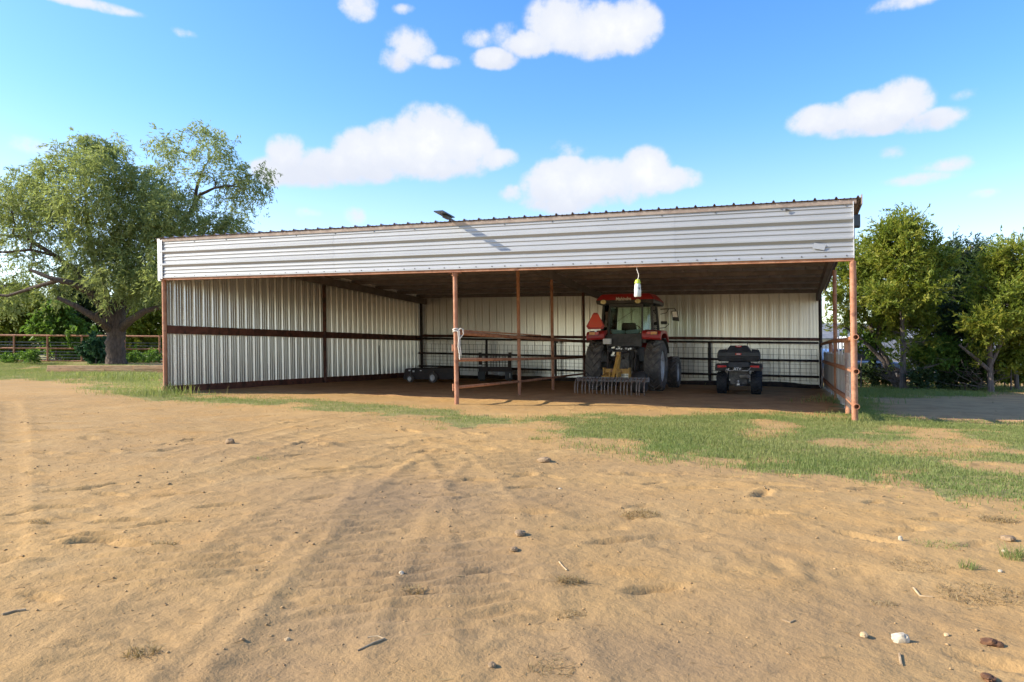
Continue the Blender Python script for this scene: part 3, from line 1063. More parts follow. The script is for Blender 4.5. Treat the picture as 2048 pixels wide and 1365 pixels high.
# ------------------------------------------------------------------ pipe rails between the halves, and the rope on them
pr = thing('rail_partition', 'three rusty rails running back from the middle post inside the shed', 'fence', S(UP, 0, -1.15))
po = S(UP, 0, -1.15)
for (w0, w1, r) in ((.25, .20, .042), (-.30, -.32, .036), (-.86, -.86, .030)):
    b = MB()
    b.tube([S(UP, .05, w0), S(UP - .02, 4, (w0 * 2 + w1) / 3 - .02), S(UP, 8.6, w1 - .01), S(UP, BD - .2, w1)], r, 8)
    b.build('rail', M['rust'], pr, po, smooth=40)
b = MB(S)
b.box(UP - .012, UP + .012, .06, 5.2, .285, .318)
b.build('flat_bar', M['rust'], pr, po)

rp = MB()
ringz = .285
pts = []
for k in range(40):
    t = k / 39 * 2 * math.pi * 3
    pts.append(tuple(np.array(S(UP, 0, ringz + .035 * math.sin(t * .7) + .02 * k / 39)) + np.array((.060 * math.cos(t), .060 * math.sin(t), 0))))
rp.tube(pts, .011, 6)
c0 = np.array(S(UP, 0, ringz)) + np.array((.05, -.05, 0))
rp.tube([c0, c0 + (.05, -.02, .05), c0 + (.10, -.02, .03), c0 + (.11, -.02, -.06), c0 + (.06, -.02, -.13), c0 + (.02, -.01, -.16)], .012, 6)
for s_, ln in ((.0, .58), (.028, .50)):
    rp.tube([c0 + (s_, -.02, .0), c0 + (s_ + .012, -.025, -ln * .3), c0 + (s_ + .004, -.02, -ln * .55), c0 + (s_ + .028, -.02, -ln * .8), c0 + (s_ + .034, -.02, -ln)], .011, 6)
o = rp.build('rope', M['rope'], None, smooth=60)
tag(o, 'frayed white rope knotted round the middle post', 'rope')

# ------------------------------------------------------------------ pipe fence with wire along the back wall
vb = BD - .42
bf = thing('pipe_fence', 'dark pipe fence with wire mesh along the back wall inside the shed', 'fence', S(0, vb, -1.15))
bo = S(0, vb, -1.15)
for w, r in ((.265, .034), (-.33, .036), (-.86, .036)):
    MB().tube([S(.1, vb, w), S(BL / 2, vb, w - .015), S(BL - .12, vb, w)], r, 8).build('rail', M['black_steel'], bf, bo, smooth=40)
for u in (3.60, 6.9, 9.25, 12.1):
    post(u, vb + .06, .27, .045, 'black_steel', parent=bf, off=bo)
b = MB()
b.lathe_z([(0, 0), (.10, 0), (.11, .05), (.10, .13), (0, .13)], S(9.25, vb + .04, .14), 12)
b.build('post_cap', M['cast'], bf, bo, smooth=40)
for (a, c) in ((.15, 3.55), (3.65, 6.85), (6.95, 9.2), (9.3, 12.05), (12.15, 15.05)):
    b = MB(S)
    n = int((c - a) / .165)
    for k in range(n + 1):
        u = a + (c - a) * k / n
        b.box(u - .0045, u + .0045, vb + .04, vb + .049, -1.02, .06)
    for w in (-1.0, -.87, -.74, -.60, -.46, -.31, -.15, .05):
        b.box(a, c, vb + .0495, vb + .058, w - .0045, w + .0045)
    b.build('wire_panel', M['black_steel'], bf, bo)
b = MB(S)                                            # low dark bank along the foot of the back wall
for k in range(60):
    u0_, u1_ = .1 + k * .25, .1 + (k + 1) * .25
    hh = [.05 + .11 * float(fbm(np.array(q), np.array(0.), 1.7, 3, 61)) for q in (u0_, u1_)]
    f0, f1 = floor_w(u0_, BD - .3), floor_w(u1_, BD - .3)
    b.hexa([(u0_, BD - .75, f0 - .1), (u1_, BD - .75, f1 - .1), (u1_, BD - .07, f1 - .1), (u0_, BD - .07, f0 - .1), (u0_, BD - .45, f0 + hh[0]), (u1_, BD - .45, f1 + hh[1]), (u1_, BD - .07, f1 + hh[1] * 1.2), (u0_, BD - .07, f0 + hh[0] * 1.2)])
o = b.build('dark_bank', M['bank'], None)
tag(o, kind='structure')

# ------------------------------------------------------------------ rail and board fence closing the right end
rf = thing('board_fence', 'rusty pipe rails with grey upright boards and wire closing the right end of the shed', 'fence', S(0, 0, -1.15))
ro = S(0, 0, -1.15)
for w, r, e in ((.225, .047, -.02), (-.335, .047, .0), (-.905, .047, .02)):
    b = MB()
    pts = [S(-.02, -.13, w), S(-.02, 2, w + e), S(0, 6, w - e), S(0, BD - .2, w)]
    b.tube(pts, r, 12, caps=False)
    b.tube([S(-.02, -.13, w), S(-.02, .6, w)], r * .78, 12, caps=False)
    # ring at the open end
    n = 12
    vs, fs = [], []
    for k in range(n):
        t = 2 * math.pi * k / n
        d = np.array((math.cos(t) * math.cos(BA), -math.cos(t) * math.sin(BA), math.sin(t)))
        vs += [tuple(np.array(S(-.02, -.131, w)) + d * r), tuple(np.array(S(-.02, -.131, w)) + d * r * .78)]
    for k in range(n):
        fs.append((2 * k, 2 * k + 1, 2 * ((k + 1) % n) + 1, 2 * ((k + 1) % n)))
    b.add(vs, fs)
    b.build('rail', M['rust'], rf, ro, smooth=40)
for v, top, r in ((1.78, .24, .055), (9.2, .24, .045)):
    post(-.03 if v < 2 else -.10, v, top, r, 'rust', parent=rf, off=ro)
rs = random.Random(12)
v = 2.0
while v < BD - .5:
    wd = rs.uniform(.12, .165)
    top = -.06 + rs.uniform(-.04, .05)
    if rs.random() < .10:
        top += .22
    bot = floor_w(-.12, v) + rs.uniform(.02, .14)
    ln = rs.uniform(-.02, .02)
    b = MB(S)
    b.hexa([(-.062, v, bot), (-.062, v + wd, bot), (-.040, v + wd, bot), (-.040, v, bot), (-.062 + ln * .3, v + ln, top), (-.062 + ln * .3, v + wd + ln, top + rs.uniform(-.02, .02)), (-.040 + ln * .3, v + wd + ln, top), (-.040 + ln * .3, v + ln, top)])
    b.build('board', M['board'], rf, ro)
    v += wd + rs.uniform(.004, .03)
for (v, wd, bot, top) in ((4.55, .13, -1.0, .33), (11.9, .15, -.5, .02)):
    o = MB(S).box(-.055, -.05 + .02, v, v + wd, bot, top).build('board', M['white_board'], rf, ro)
    o['label'] = 'white board rising above the grey ones' if top > .2 else 'short white board'
for (v, top) in ((4.0, .18), (7.6, .16)):
    MB(S).box(-.078, -.064, v, v + .10, -1.05, top).build('upright', M['rust'], rf, ro)
b = MB(S)
for k in range(12):
    v = .12 + k * .145
    b.box(.020, .026, v - .003, v + .003, -1.0, -.03)
for w in (-.99, -.86, -.72, -.58, -.44, -.30, -.16, -.04):
    b.box(.0265, .0325, .05, 1.75, w - .003, w + .003)
b.build('wire_panel', M['wire'], rf, ro)
b = MB(S)
v = .35
while v < 1.7:
    b.box(-.052, -.034, v, v + .10, -.95, -.06 + rs.uniform(-.05, .03))
    v += .24
b.build('lath', M['board'], rf, ro)
# a pale strap looped over the rails near the back corner
o = MB().tube([S(.06, 11.4, .10), S(.07, 11.1, -.15), S(.08, 10.6, -.30), S(.08, 10.4, -.6), S(.10, 10.2, -.95), S(.14, 10.1, -1.1)], .014, 6).build('strap', M['white_board'], None, smooth=60)
tag(o, 'pale strap hanging on the board fence near the back corner', 'strap')

# rod leaning against the left wall
x0 = S(BL - .16, 9.5, floor_w(BL - .16, 9.5) + .005)
o = MB().tube([x0, S(BL - .03, 9.66, -.05)], .016, 6).build('iron_rod', M['black_steel'], None)
tag(o, 'thin dark rod leaning upright against the left wall of the shed', 'rod')

# ------------------------------------------------------------------ tyres
def tyre_mb(Rr, w, lugs, lug_h, cx=0.0, skew=.22, nseg=36, lug_w=.055):
    b = MB()
    h = w / 2
    ri = Rr * .60
    body = Rr - lug_h
    b.lathe_x([(ri, -h * .72), (ri + .03, -h * .86), (body * .86, -h * 1.0), (body * .95, -h * .97), (body, -h * .78), (body + lug_h * .2, 0), (body, h * .78), (body * .95, h * .97), (body * .86, h * 1.0), (ri + .03, h * .86), (ri, h * .72)], (cx, 0, 0), nseg)
    for k in range(lugs):
        for sd in (-1, 1):
            t0 = 2 * math.pi * (k + (.5 if sd > 0 else 0)) / lugs
            sec = []
            for (xa, dt, rad) in ((-.04, 0.0, Rr), (.45, skew * .55, Rr), (.80, skew * .95, Rr - lug_h * .12), (1.0, skew * 1.12, Rr - lug_h * 1.5)):
                sec.append((sd * h * xa, t0 - dt, rad))
            dth = lug_w / Rr
            for (xa, ta, ra), (xb, tb, rb_) in zip(sec[:-1], sec[1:]):
                def pt(x, t, r):
                    return (cx + x, r * math.cos(t), r * math.sin(t))
                lo = lug_h * 1.3
                b.hexa([pt(xa, ta, ra - lo), pt(xa, ta + dth, ra - lo), pt(xb, tb + dth, rb_ - lo), pt(xb, tb, rb_ - lo),
                        pt(xa, ta + dth * .15, ra), pt(xa, ta + dth * .85, ra), pt(xb, tb + dth * .85, rb_), pt(xb, tb + dth * .15, rb_)])
    return b


def rim_mb(Rr, w, sd):
    """A dished steel wheel; SD is the side that faces out."""
    b = MB()
    h = w / 2
    b.lathe_x([(Rr * .62, -h * .75), (Rr * .575, -h * .6), (Rr * .56, 0), (Rr * .575, h * .6), (Rr * .62, h * .75)], (0, 0, 0), 36)
    b.lathe_x([(Rr * .575, sd * h * .45), (Rr * .42, sd * h * .25), (Rr * .36, sd * h * .42), (Rr * .22, sd * h * .45), (Rr * .21, sd * h * .62), (Rr * .12, sd * h * .70), (0, sd * h * .70)], (0, 0, 0), 28)
    for k in range(8):
        t = 2 * math.pi * k / 8
        y, z = math.cos(t) * Rr * .29, math.sin(t) * Rr * .29
        b.cbox((sd * h * .47, y, z), (.03, .03, .03))
    return b


def text_obj(body, size, depth, m, parent, loc, rot, name='lettering', width=None):
    cu = bpy.data.curves.new(name, 'FONT')
    cu.body = body
    cu.size = size
    cu.extrude = depth
    cu.align_x = 'CENTER'
    cu.align_y = 'CENTER'
    cu.resolution_u = 3
    cu.offset = size * .02
    tmp = bpy.data.objects.new(name, cu)
    COL.objects.link(tmp)
    dg = bpy.context.evaluated_depsgraph_get()
    me = bpy.data.meshes.new_from_object(tmp.evaluated_get(dg))
    bpy.data.objects.remove(tmp)
    bpy.data.curves.remove(cu)
    me.name = name
    if width:
        xs = [v.co.x for v in me.vertices]
        k = width / (max(xs) - min(xs))
        for v in me.vertices:
            v.co.x *= k
    me.materials.clear()
    me.materials.append(m)
    o = bpy.data.objects.new(name, me)
    COL.objects.link(o)
    o.parent = parent
    o.location = loc
    o.rotation_euler = rot
    return o


# ------------------------------------------------------------------ the tractor (own axes: x right, y forward, z up, origin under the rear axle)
TA = .385
TX, TY = 3.33, 20.30
TZ = float(base_z(TX, TY)) - .03
tr = thing('tractor', 'red farm tractor with black glazed cab parked tail first in the shed', 'tractor', (TX, TY, TZ), -TA)
for sd, nm in ((-1, 'rear_wheel'), (1, 'rear_wheel')):
    o = rim_mb(.735, .45, sd).build(nm, M['rim'], tr, smooth=35)
    o.location = (sd * .845, 0, .735)
    t = tyre_mb(.735, .47, 17, .065, skew=.34, lug_w=.062).build('tyre', M['rubber'], o, smooth=30)
    o2 = rim_mb(.50, .32, sd).build('front_wheel', M['rim'], tr, smooth=35)
    o2.location = (sd * .98, 2.28, .50)
    tyre_mb(.50, .34, 15, .045, skew=.34).build('tyre', M['rubber'], o2, smooth=30)
MB().tube([(-.75, 0, .735), (-.35, 0, .735), (.35, 0, .735), (.75, 0, .735)], [.11, .15, .15, .11], 14).build('rear_axle', M['cast'], tr, smooth=40)
MB().tube([(-.9, 2.28, .5), (0, 2.28, .56), (.9, 2.28, .5)], .07, 10).build('front_axle', M['cast'], tr, smooth=40)
b = MB()
b.box(-.24, .24, -.28, 1.5, .52, 1.28)
b.box(-.17, .17, -.40, -.279, .60, 1.12)
b.tube([(0, -.40, .66), (0, -.52, .66)], .035, 10)
b.tube([(0, -.40, .66), (0, -.45, .66)], .085, 12)
b.box(-.30, -.241, -.24, .2, .62, .95)
b.box(.241, .30, -.24, .2, .62, .95)
b.tube([(-.1, -.40, .95), (-.1, -.47, .95)], .06, 10)
b.tube([(.13, -.40, 1.0), (.13, -.46, 1.0)], .045, 10)
b.build('gearbox', M['cast'], tr, bevel=.02)
b = MB()
b.box(-.22, .22, 1.5, 3.0, .55, .95)
b.build('engine_block', M['cast'], tr)
b = MB()
b.prism([(-.36, 1.40, .95), (.36, 1.40, .95), (.36, 1.40, 1.60), (.26, 1.40, 1.72), (-.26, 1.40, 1.72), (-.36, 1.40, 1.60)], [(-.34, 3.05, .92), (.34, 3.05, .92), (.34, 3.05, 1.42), (.24, 3.05, 1.52), (-.24, 3.05, 1.52), (-.34, 3.05, 1.42)])
b.build('hood', M['red'], tr, bevel=.03)
# hydraulic hoses, couplers and the linkage
b = MB()
for k, (x, z) in enumerate(((-.20, 1.22), (-.13, 1.24), (-.06, 1.22), (.06, 1.24), (.14, 1.22), (.20, 1.23))):
    b.tube([(x, -.28, z), (x, -.40, z)], .026, 8)
b.build('hose_coupler', M['bright_steel'], tr, smooth=40)
rr_ = random.Random(8)
b = MB()
for k in range(7):
    x0_ = -.34 + k * .11
    b.tube([(x0_, -.25, 1.30), (x0_ + rr_.uniform(-.1, .1), -.46, 1.22 + rr_.uniform(-.06, .06)), (x0_ + rr_.uniform(-.12, .12), -.48, 1.0), (x0_ * .6, -.30, .86)], .014, 6)
b.build('hose', M['black_plastic'], tr, smooth=50)
for sd in (-1, 1):
    MB().tube([(sd * .26, -.10, .52), (sd * .36, -.7, .50), (sd * .40, -1.28, .46)], [.045, .038, .034], 8).build('lift_link', M['cast'], tr, smooth=40)
    MB().tube([(sd * .24, -.05, 1.18), (sd * .36, -.48, 1.20), (sd * .40, -.62, 1.14)], [.055, .045, .04], 8).build('lift_arm', M['cast'], tr, smooth=40)
    b = MB()
    b.tube([(sd * .40, -.62, 1.14), (sd * .385, -.74, .52)], .022, 8)
    b.tube([(sd * .396, -.66, .96), (sd * .390, -.70, .72)], .036, 8)
    b.build('lift_rod', M['black_steel'], tr, smooth=40)
    b = MB()
    b.tube([(sd * .30, .05, 1.02), (sd * .42, -.40, .62)], .045, 8)
    b.tube([(sd * .42, -.40, .62), (sd * .43, -.55, .5)], .022, 8)
    b.build('ram', M['black_plastic'], tr, smooth=40)
# cab
CB, CT = 1.62, 2.52
hb, ht, yb0, yt0, yf = .80, .72, -.20, -.10, 1.32
b = MB()
b.box(-.60, .60, -.26, 1.30, 1.40, 1.62)
b.box(-.50, .50, -.33, -.261, 1.30, 1.60)
for k in range(5):
    b.box(-.28, .28, -.345, -.331, 1.35 + k * .045, 1.37 + k * .045)
b.build('cab_base', M['black_plastic'], tr, bevel=.015)


def pill(x0, y0, x1, y1, t=.05, z0=CB, z1=CT):
    q = MB()
    q.hexa([(x0 - t, y0 - t, z0), (x0 + t, y0 - t, z0), (x0 + t, y0 + t, z0), (x0 - t, y0 + t, z0), (x1 - t * .8, y1 - t * .8, z1), (x1 + t * .8, y1 - t * .8, z1), (x1 + t * .8, y1 + t * .8, z1), (x1 - t * .8, y1 + t * .8, z1)])
    return q.build('cab_pillar', M['black_plastic'], tr, bevel=.012)


for sd in (-1, 1):
    pill(sd * .75, .02, sd * .70, .06, .040)          # rear corner
    pill(sd * .49, yb0, sd * .47, yt0, .028)          # beside the rear window
    pill(sd * .80, .70, sd * .72, .70, .036)
    pill(sd * .66, yf, sd * .60, yf - .04, .040)
MB().box(-.52, .52, yb0 - .03, yb0 + .02, CB - .02, CB + .04).build('window_rail', M['black_plastic'], tr)
MB().box(-.50, .50, yt0 - .02, yt0 + .03, CT - .07, CT).build('window_rail', M['black_plastic'], tr)


def pane(p, nm='window_pane'):
    q = MB()
    n = Vector(p[1]) - Vector(p[0])
    n = n.cross(Vector(p[3]) - Vector(p[0])).normalized() * .006
    q.hexa([tuple(Vector(a) - n * .5) for a in p] + [tuple(Vector(a) + n * .5) for a in p])
    return q.build(nm, M['glass'], tr)


pane([(-.46, yb0, CB + .04), (.46, yb0, CB + .04), (.445, yt0, CT - .07), (-.445, yt0, CT - .07)])
for sd in (-1, 1):
    pane([(sd * .515, yb0 + .01, CB + .01), (sd * .715, .0, CB + .01), (sd * .67, .045, CT - .03), (sd * .495, yt0 + .01, CT - .03)])
    pane([(sd * .775, .06, CB + .01), (sd * .795, .66, CB + .01), (sd * .715, .66, CT - .03), (sd * .695, .10, CT - .03)])
    pane([(sd * .795, .74, CB - .2), (sd * .66, yf - .04, CB - .2), (sd * .60, yf - .07, CT - .03), (sd * .715, .74, CT - .03)])
pane([(-.61, yf, CB - .1), (.61, yf, CB - .1), (.555, yf - .04, CT - .03), (-.555, yf - .04, CT - .03)])
b = MB()
b.prism([(-.82, -.30, CT), (.82, -.30, CT), (.84, .6, CT), (.80, 1.46, CT), (-.80, 1.46, CT), (-.84, .6, CT)], [(-.84, -.33, CT + .11), (.84, -.33, CT + .11), (.86, .6, CT + .11), (.82, 1.48, CT + .11), (-.82, 1.48, CT + .11), (-.86, .6, CT + .11)])
b.build('roof_band', M['black_plastic'], tr, bevel=.02)
b = MB()
b.prism([(-.85, -.345, CT + .108), (.85, -.345, CT + .108), (.87, .6, CT + .108), (.83, 1.5, CT + .108), (-.83, 1.5, CT + .108), (-.87, .6, CT + .108)], [(-.70, -.22, CT + .29), (.70, -.22, CT + .29), (.72, .6, CT + .31), (.68, 1.35, CT + .28), (-.68, 1.35, CT + .28), (-.72, .6, CT + .31)])
rfo = b.build('roof', M['red'], tr, bevel=.04)
text_obj('Mahindra', .15, .006, M['letter'], rfo, (-.02, -.345, CT + .135), (R(64), 0, 0), width=.44)
for x in (-.60, .40):
    b = MB()
    b.lathe_z([(0, .0), (.085, .0), (.085, .05), (0, .05)], (0, 0, 0), 14)
    o = b.build('work_light', M['black_plastic'], tr, smooth=40)
    o.location = (x, -.335, CT + .055)
    o.rotation_euler = (R(90), 0, 0)
    o.scale = (1.15, .85, 1)
    q = MB()
    q.lathe_z([(0, .062), (.06, .058), (.074, .051), (0, .050)], (0, 0, 0), 14)
    q.build('lens', M['lamp_lens'], o, smooth=60)
MB().tube([(-.28, -.225, 1.98), (.28, -.175, 2.36)], .009, 6).build('wiper', M['black_plastic'], tr)
b = MB()
b.prism([(-.26, .30, 1.35), (.26, .30, 1.35), (.26, .42, 1.35), (-.26, .42, 1.35)], [(-.22, .22, 1.98), (.22, .22, 1.98), (.20, .30, 2.0), (-.20, .30, 2.0)])
b.box(-.27, .27, .30, .78, 1.22, 1.36)
b.build('seat', M['grey_plastic'], tr, bevel=.06)
pts = [(.19 * math.cos(t), .98 + .07 * math.sin(t), 1.80 + .15 * math.sin(t)) for t in [2 * math.pi * k / 20 for k in range(21)]]
b = MB()
b.tube(pts, .016, 6)
b.tube([(0, .98, 1.80), (0, 1.2, 1.45)], .03, 8)
b.build('steering_wheel', M['black_plastic'], tr, smooth=50)
b = MB()                                              # pale cloth lying in the rear window
b.hexa([(-.42, -.12, 1.665), (-.03, -.12, 1.665), (-.03, .0, 1.68), (-.42, .0, 1.68), (-.46, -.11, 1.80), (-.03, -.11, 1.76), (-.03, -.07, 1.76), (-.46, -.07, 1.80)])
b.hexa([(.0, -.12, 1.665), (.36, -.12, 1.665), (.36, .0, 1.68), (.0, .0, 1.68), (-.02, -.11, 1.76), (.44, -.11, 1.80), (.44, -.07, 1.80), (-.02, -.07, 1.76)])
o = b.build('folded_cloth', M['cloth'], None, bevel=.02)
o.location = (TX, TY, TZ)
o.rotation_euler = (0, 0, -TA)
tag(o, 'pale blue cloth lying inside the cab against the rear window', 'cloth')
# mudguards with their lights
for sd in (-1, 1):
    b = MB()
    x0, x1 = .54, 1.07
    ring = [(-.50, 1.50), (-.53, 1.56), (-.52, 1.68), (-.44, 1.745), (-.1, 1.78), (.45, 1.78), (.8, 1.62), (.86, 1.45), (.80, 1.45), (.72, 1.55), (.4, 1.69), (-.1, 1.69), (-.38, 1.60), (-.42, 1.50)]
    b.prism([(sd * x0, y, z) for y, z in ring], [(sd * x1, y, z - .03) for y, z in ring])
    g = b.build('mudguard', M['red'], tr, bevel=.02)
    b = MB()
    ring2 = [(math.cos(t) * .80, .735 + math.sin(t) * .80) for t in [R(28 + 74 * k / 12) for k in range(13)]] + [(math.cos(t) * .775, .735 + math.sin(t) * .775) for t in [R(102 - 74 * k / 12) for k in range(13)]]
    n = len(ring2)
    vs = [(sd * .60, y, z) for y, z in ring2] + [(sd * 1.10, y, z) for y, z in ring2]
    b.add(vs, [(i, (i + 1) % n, n + (i + 1) % n, n + i) for i in range(n)] + [(i, i + 1, n - 2 - i, n - 1 - i) for i in range(12)] + [(n + i, n + n - 1 - i, n + n - 2 - i, n + i + 1) for i in range(12)])
    b.build('inner_guard', M['black_plastic'], g, smooth=40)
    b = MB()
    b.box(sd * .68 if sd > 0 else -.98, sd * .98 if sd > 0 else -.68, -.560, -.532, 1.615, 1.715)
    b.build('lamp_housing', M['black_plastic'], g)
    a, c = (.80, .97) if sd > 0 else (-.97, -.80)
    MB().box(a, c, -.575, -.561, 1.625, 1.705).build('turn_signal', M['amber'], g)
    a, c = (.69, .795) if sd > 0 else (-.795, -.69)
    MB().box(a, c, -.575, -.561, 1.625, 1.705).build('tail_light', M['tail_red'], g)
b = MB()
b.box(-.58, -.34, -.53, -.44, 1.36, 1.52)
b.build('socket_box', M['white_plastic'], tr, bevel=.015)
MB().tube([(-.46, -.49, 1.36), (-.44, -.46, 1.2), (-.36, -.36, 1.08)], .02, 6).build('cable', M['black_plastic'], tr, smooth=60)
# slow vehicle triangle on its stem
b = MB()
tri = [(-.10, .20), (.10, .20), (.23, -.13), (.17, -.20), (-.17, -.20), (-.23, -.13)]
tri_o = [(-.055, .235), (.055, .235), (.275, -.15), (.215, -.235), (-.215, -.235), (-.275, -.15)]
cxs, czs, ys = -.80, 2.03, -.50
b.prism([(cxs + x, ys, czs + z) for x, z in tri_o], [(cxs + x, ys + .006, czs + z) for x, z in tri_o])
sg = b.build('slow_vehicle_sign', M['red_border'], tr)
b = MB()
b.prism([(cxs + x * .92, ys - .004, czs + z * .95) for x, z in tri], [(cxs + x * .92, ys - .001, czs + z * .95) for x, z in tri])
b.build('sign_face', M['orange_red'], sg)
b = MB()
b.box(cxs - .03, cxs + .03, ys + .007, ys + .02, 1.72, 1.98)
b.build('sign_stem', M['bright_steel'], sg)
# mirrors
b = MB()
b.tube([(.74, 1.28, 2.43), (.95, 1.30, 2.44), (1.16, 1.30, 2.44), (1.20, 1.30, 2.38)], .014, 6)
b.tube([(.74, 1.28, 2.28), (.92, 1.30, 2.32), (.98, 1.30, 2.44)], .011, 6)
ma = b.build('mirror_arm', M['black_plastic'], tr, smooth=50)
b = MB()
b.hexa([(1.10, 1.27, 2.08), (1.30, 1.27, 2.06), (1.30, 1.32, 2.06), (1.10, 1.32, 2.08), (1.07, 1.25, 2.37), (1.25, 1.25, 2.37), (1.25, 1.31, 2.37), (1.07, 1.31, 2.37)])
b.build('mirror', M['black_plastic'], ma, bevel=.015)
b = MB()
b.hexa([(1.11, 1.262, 2.19), (1.26, 1.262, 2.18), (1.26, 1.266, 2.18), (1.11, 1.266, 2.19), (1.10, 1.242, 2.35), (1.23, 1.242, 2.35), (1.23, 1.246, 2.35), (1.10, 1.246, 2.35)])
b.build('mirror_glass', M['bright_steel'], ma)
b = MB()
b.tube([(.76, .9, 1.84), (.95, .9, 1.86), (1.06, .9, 1.97), (1.0, .9, 2.0)], .012, 6)
la = b.build('lamp_arm', M['black_plastic'], tr, smooth=50)
MB().box(.82, 1.0, .86, .96, 1.96, 2.05).build('side_lamp', M['black_plastic'], la, bevel=.02)
b = MB()
b.tube([(-.72, 1.28, 2.40), (-.88, 1.28, 2.42), (-.98, 1.28, 2.36)], .012, 6)
la = b.build('mirror_arm', M['black_plastic'], tr, smooth=50)
MB().box(-1.06, -.90, 1.25, 1.29, 2.05, 2.35).build('mirror', M['white_plastic'], la, bevel=.015)

# ------------------------------------------------------------------ landscape rake on the three-point hitch
rk = thing('landscape_rake', 'yellow and grey landscape rake with curved tines behind the tractor', 'rake', (TX, TY, TZ), -TA)
rk.location = Vector((TX, TY, TZ)) + Matrix.Rotation(-TA, 3, 'Z') @ Vector((.10, -2.10, 0))
b = MB()
b.box(-.96, .96, -.05, .05, .36, .48)
b.build('tool_bar', M['rake_steel'], rk, bevel=.008)
nt_ = 19
tines = MB()
zg = .02
tb = MB()
pts = [(0, -.04, .43), (0, -.16, .47), (0, -.28, .42), (0, -.36, .30), (0, -.385, .16), (0, -.36, .03)]
for i, (a, c) in enumerate(zip(pts[:-1], pts[1:])):
    d = (Vector(c) - Vector(a)).normalized()
    nrm = Vector((0, -d.z, d.y)) * .006
    wv = Vector((.014, 0, 0))
    A_, C_ = Vector(a), Vector(c)
    tb.hexa([tuple(q) for q in (A_ - wv - nrm, A_ + wv - nrm, A_ + wv + nrm, A_ - wv + nrm, C_ - wv - nrm, C_ + wv - nrm, C_ + wv + nrm, C_ - wv + nrm)])
t0 = tb.build('tine', M['tine'], rk)
rs = random.Random(2)
for k in range(nt_):
    o = t0 if k == 0 else put(t0, parent=rk)
    o.location = (-.93 + 1.82 * k / (nt_ - 1), 0, 0)
    o.rotation_euler = (rs.uniform(-.03, .05), 0, rs.uniform(-.05, .05))
b = MB()
b.box(-.36, .36, .42, .54, .56, .69)
b.box(-.36, -.33, .36, .60, .44, .72)
b.box(.33, .36, .36, .60, .44, .72)
b.box(-.10, -.07, -.02, .42, .475, .60)
b.box(.10, .13, -.02, .42, .475, .60)
b.hexa([(-.30, .02, .472), (-.1, .02, .472), (-.1, .40, .56), (-.30, .40, .56), (-.30, .02, .50), (-.1, .02, .50), (-.1, .40, .60), (-.30, .40, .60)])
b.build('hitch_frame', M['yellow'], rk, bevel=.006)
b = MB()
b.hexa([(-.075, .40, .69), (.075, .40, .69), (.075, .50, .69), (-.075, .50, .69), (.0, .44, 1.14), (.10, .44, 1.14), (.10, .52, 1.14), (.0, .52, 1.14)])
b.hexa([(-.05, .0, .475), (.05, .0, .475), (.05, .05, .475), (-.05, .05, .475), (.01, .44, 1.06), (.09, .44, 1.06), (.09, .48, 1.06), (.01, .48, 1.06)])
b.build('mast', M['yellow'], rk, bevel=.006)
MB().tube([(.05, .48, 1.10), (.04, 1.1, 1.12), (.03, 1.72, 1.14)], .03, 8).build('top_link', M['black_steel'], rk, smooth=40)
b = MB()
b.lathe_x([(0, -.2), (.24, -.2), (.30, -.1), (.30, .1), (.24, .2), (0, .2)], (.52, .85, .32), 20)
b.build('gauge_drum', M['black_plastic'], rk, smooth=40)

# ------------------------------------------------------------------ the quad bike
AX, AY = 6.21, 19.15
AZ = float(gz(AX, AY))
qa = .36
at = thing('quad_bike', 'black and red quad bike with a black cargo box parked beside the tractor', 'quad bike', (AX, AY, AZ - .015), -qa)
for y, r, w in ((0.0, .315, .27), (1.27, .315, .23)):
    for sd in (-1, 1):
        o = rim_mb(r, w, sd).build('rear_wheel' if y == 0 else 'front_wheel', M['cast'], at, smooth=35)
        o.location = (sd * (.44 if y == 0 else .46), y, r)
        tyre_mb(r, w, 17, .026, skew=.42, nseg=28, lug_w=.03).build('tyre', M['rubber_blue'], o, smooth=30)
b = MB()
b.prism([(-.52, -.30, .90), (.52, -.30, .90), (.52, .30, .90), (-.52, .30, .90)], [(-.56, -.34, 1.02), (.56, -.34, 1.02), (.56, .32, 1.02), (-.56, .32, 1.02)])
b.prism([(-.56, -.34, 1.0201), (.56, -.34, 1.0201), (.56, .32, 1.0201), (-.56, .32, 1.0201)], [(-.54, -.33, 1.16), (.54, -.33, 1.16), (.54, .30, 1.16), (-.54, .30, 1.16)])
b.prism([(-.54, -.33, 1.1601), (-.33, -.33, 1.1601), (-.33, .30, 1.1601), (-.54, .30, 1.1601)], [(-.50, -.28, 1.22), (-.33, -.28, 1.235), (-.33, .26, 1.235), (-.50, .26, 1.22)])
b.prism([(.33, -.33, 1.1601), (.54, -.33, 1.1601), (.54, .30, 1.1601), (.33, .30, 1.1601)], [(.33, -.28, 1.235), (.50, -.28, 1.22), (.50, .26, 1.22), (.33, .26, 1.235)])
b.prism([(-.33, -.345, 1.1601), (.33, -.345, 1.1601), (.33, .30, 1.1601), (-.33, .30, 1.1601)], [(-.22, -.22, 1.335), (.22, -.22, 1.335), (.22, .22, 1.335), (-.22, .22, 1.335)])
bx = b.build('cargo_box', M['grey_plastic'], at, bevel=.02)
MB().box(-.54, .54, -.352, -.335, 1.045, 1.06).build('lid_seam', M['black_plastic'], bx)
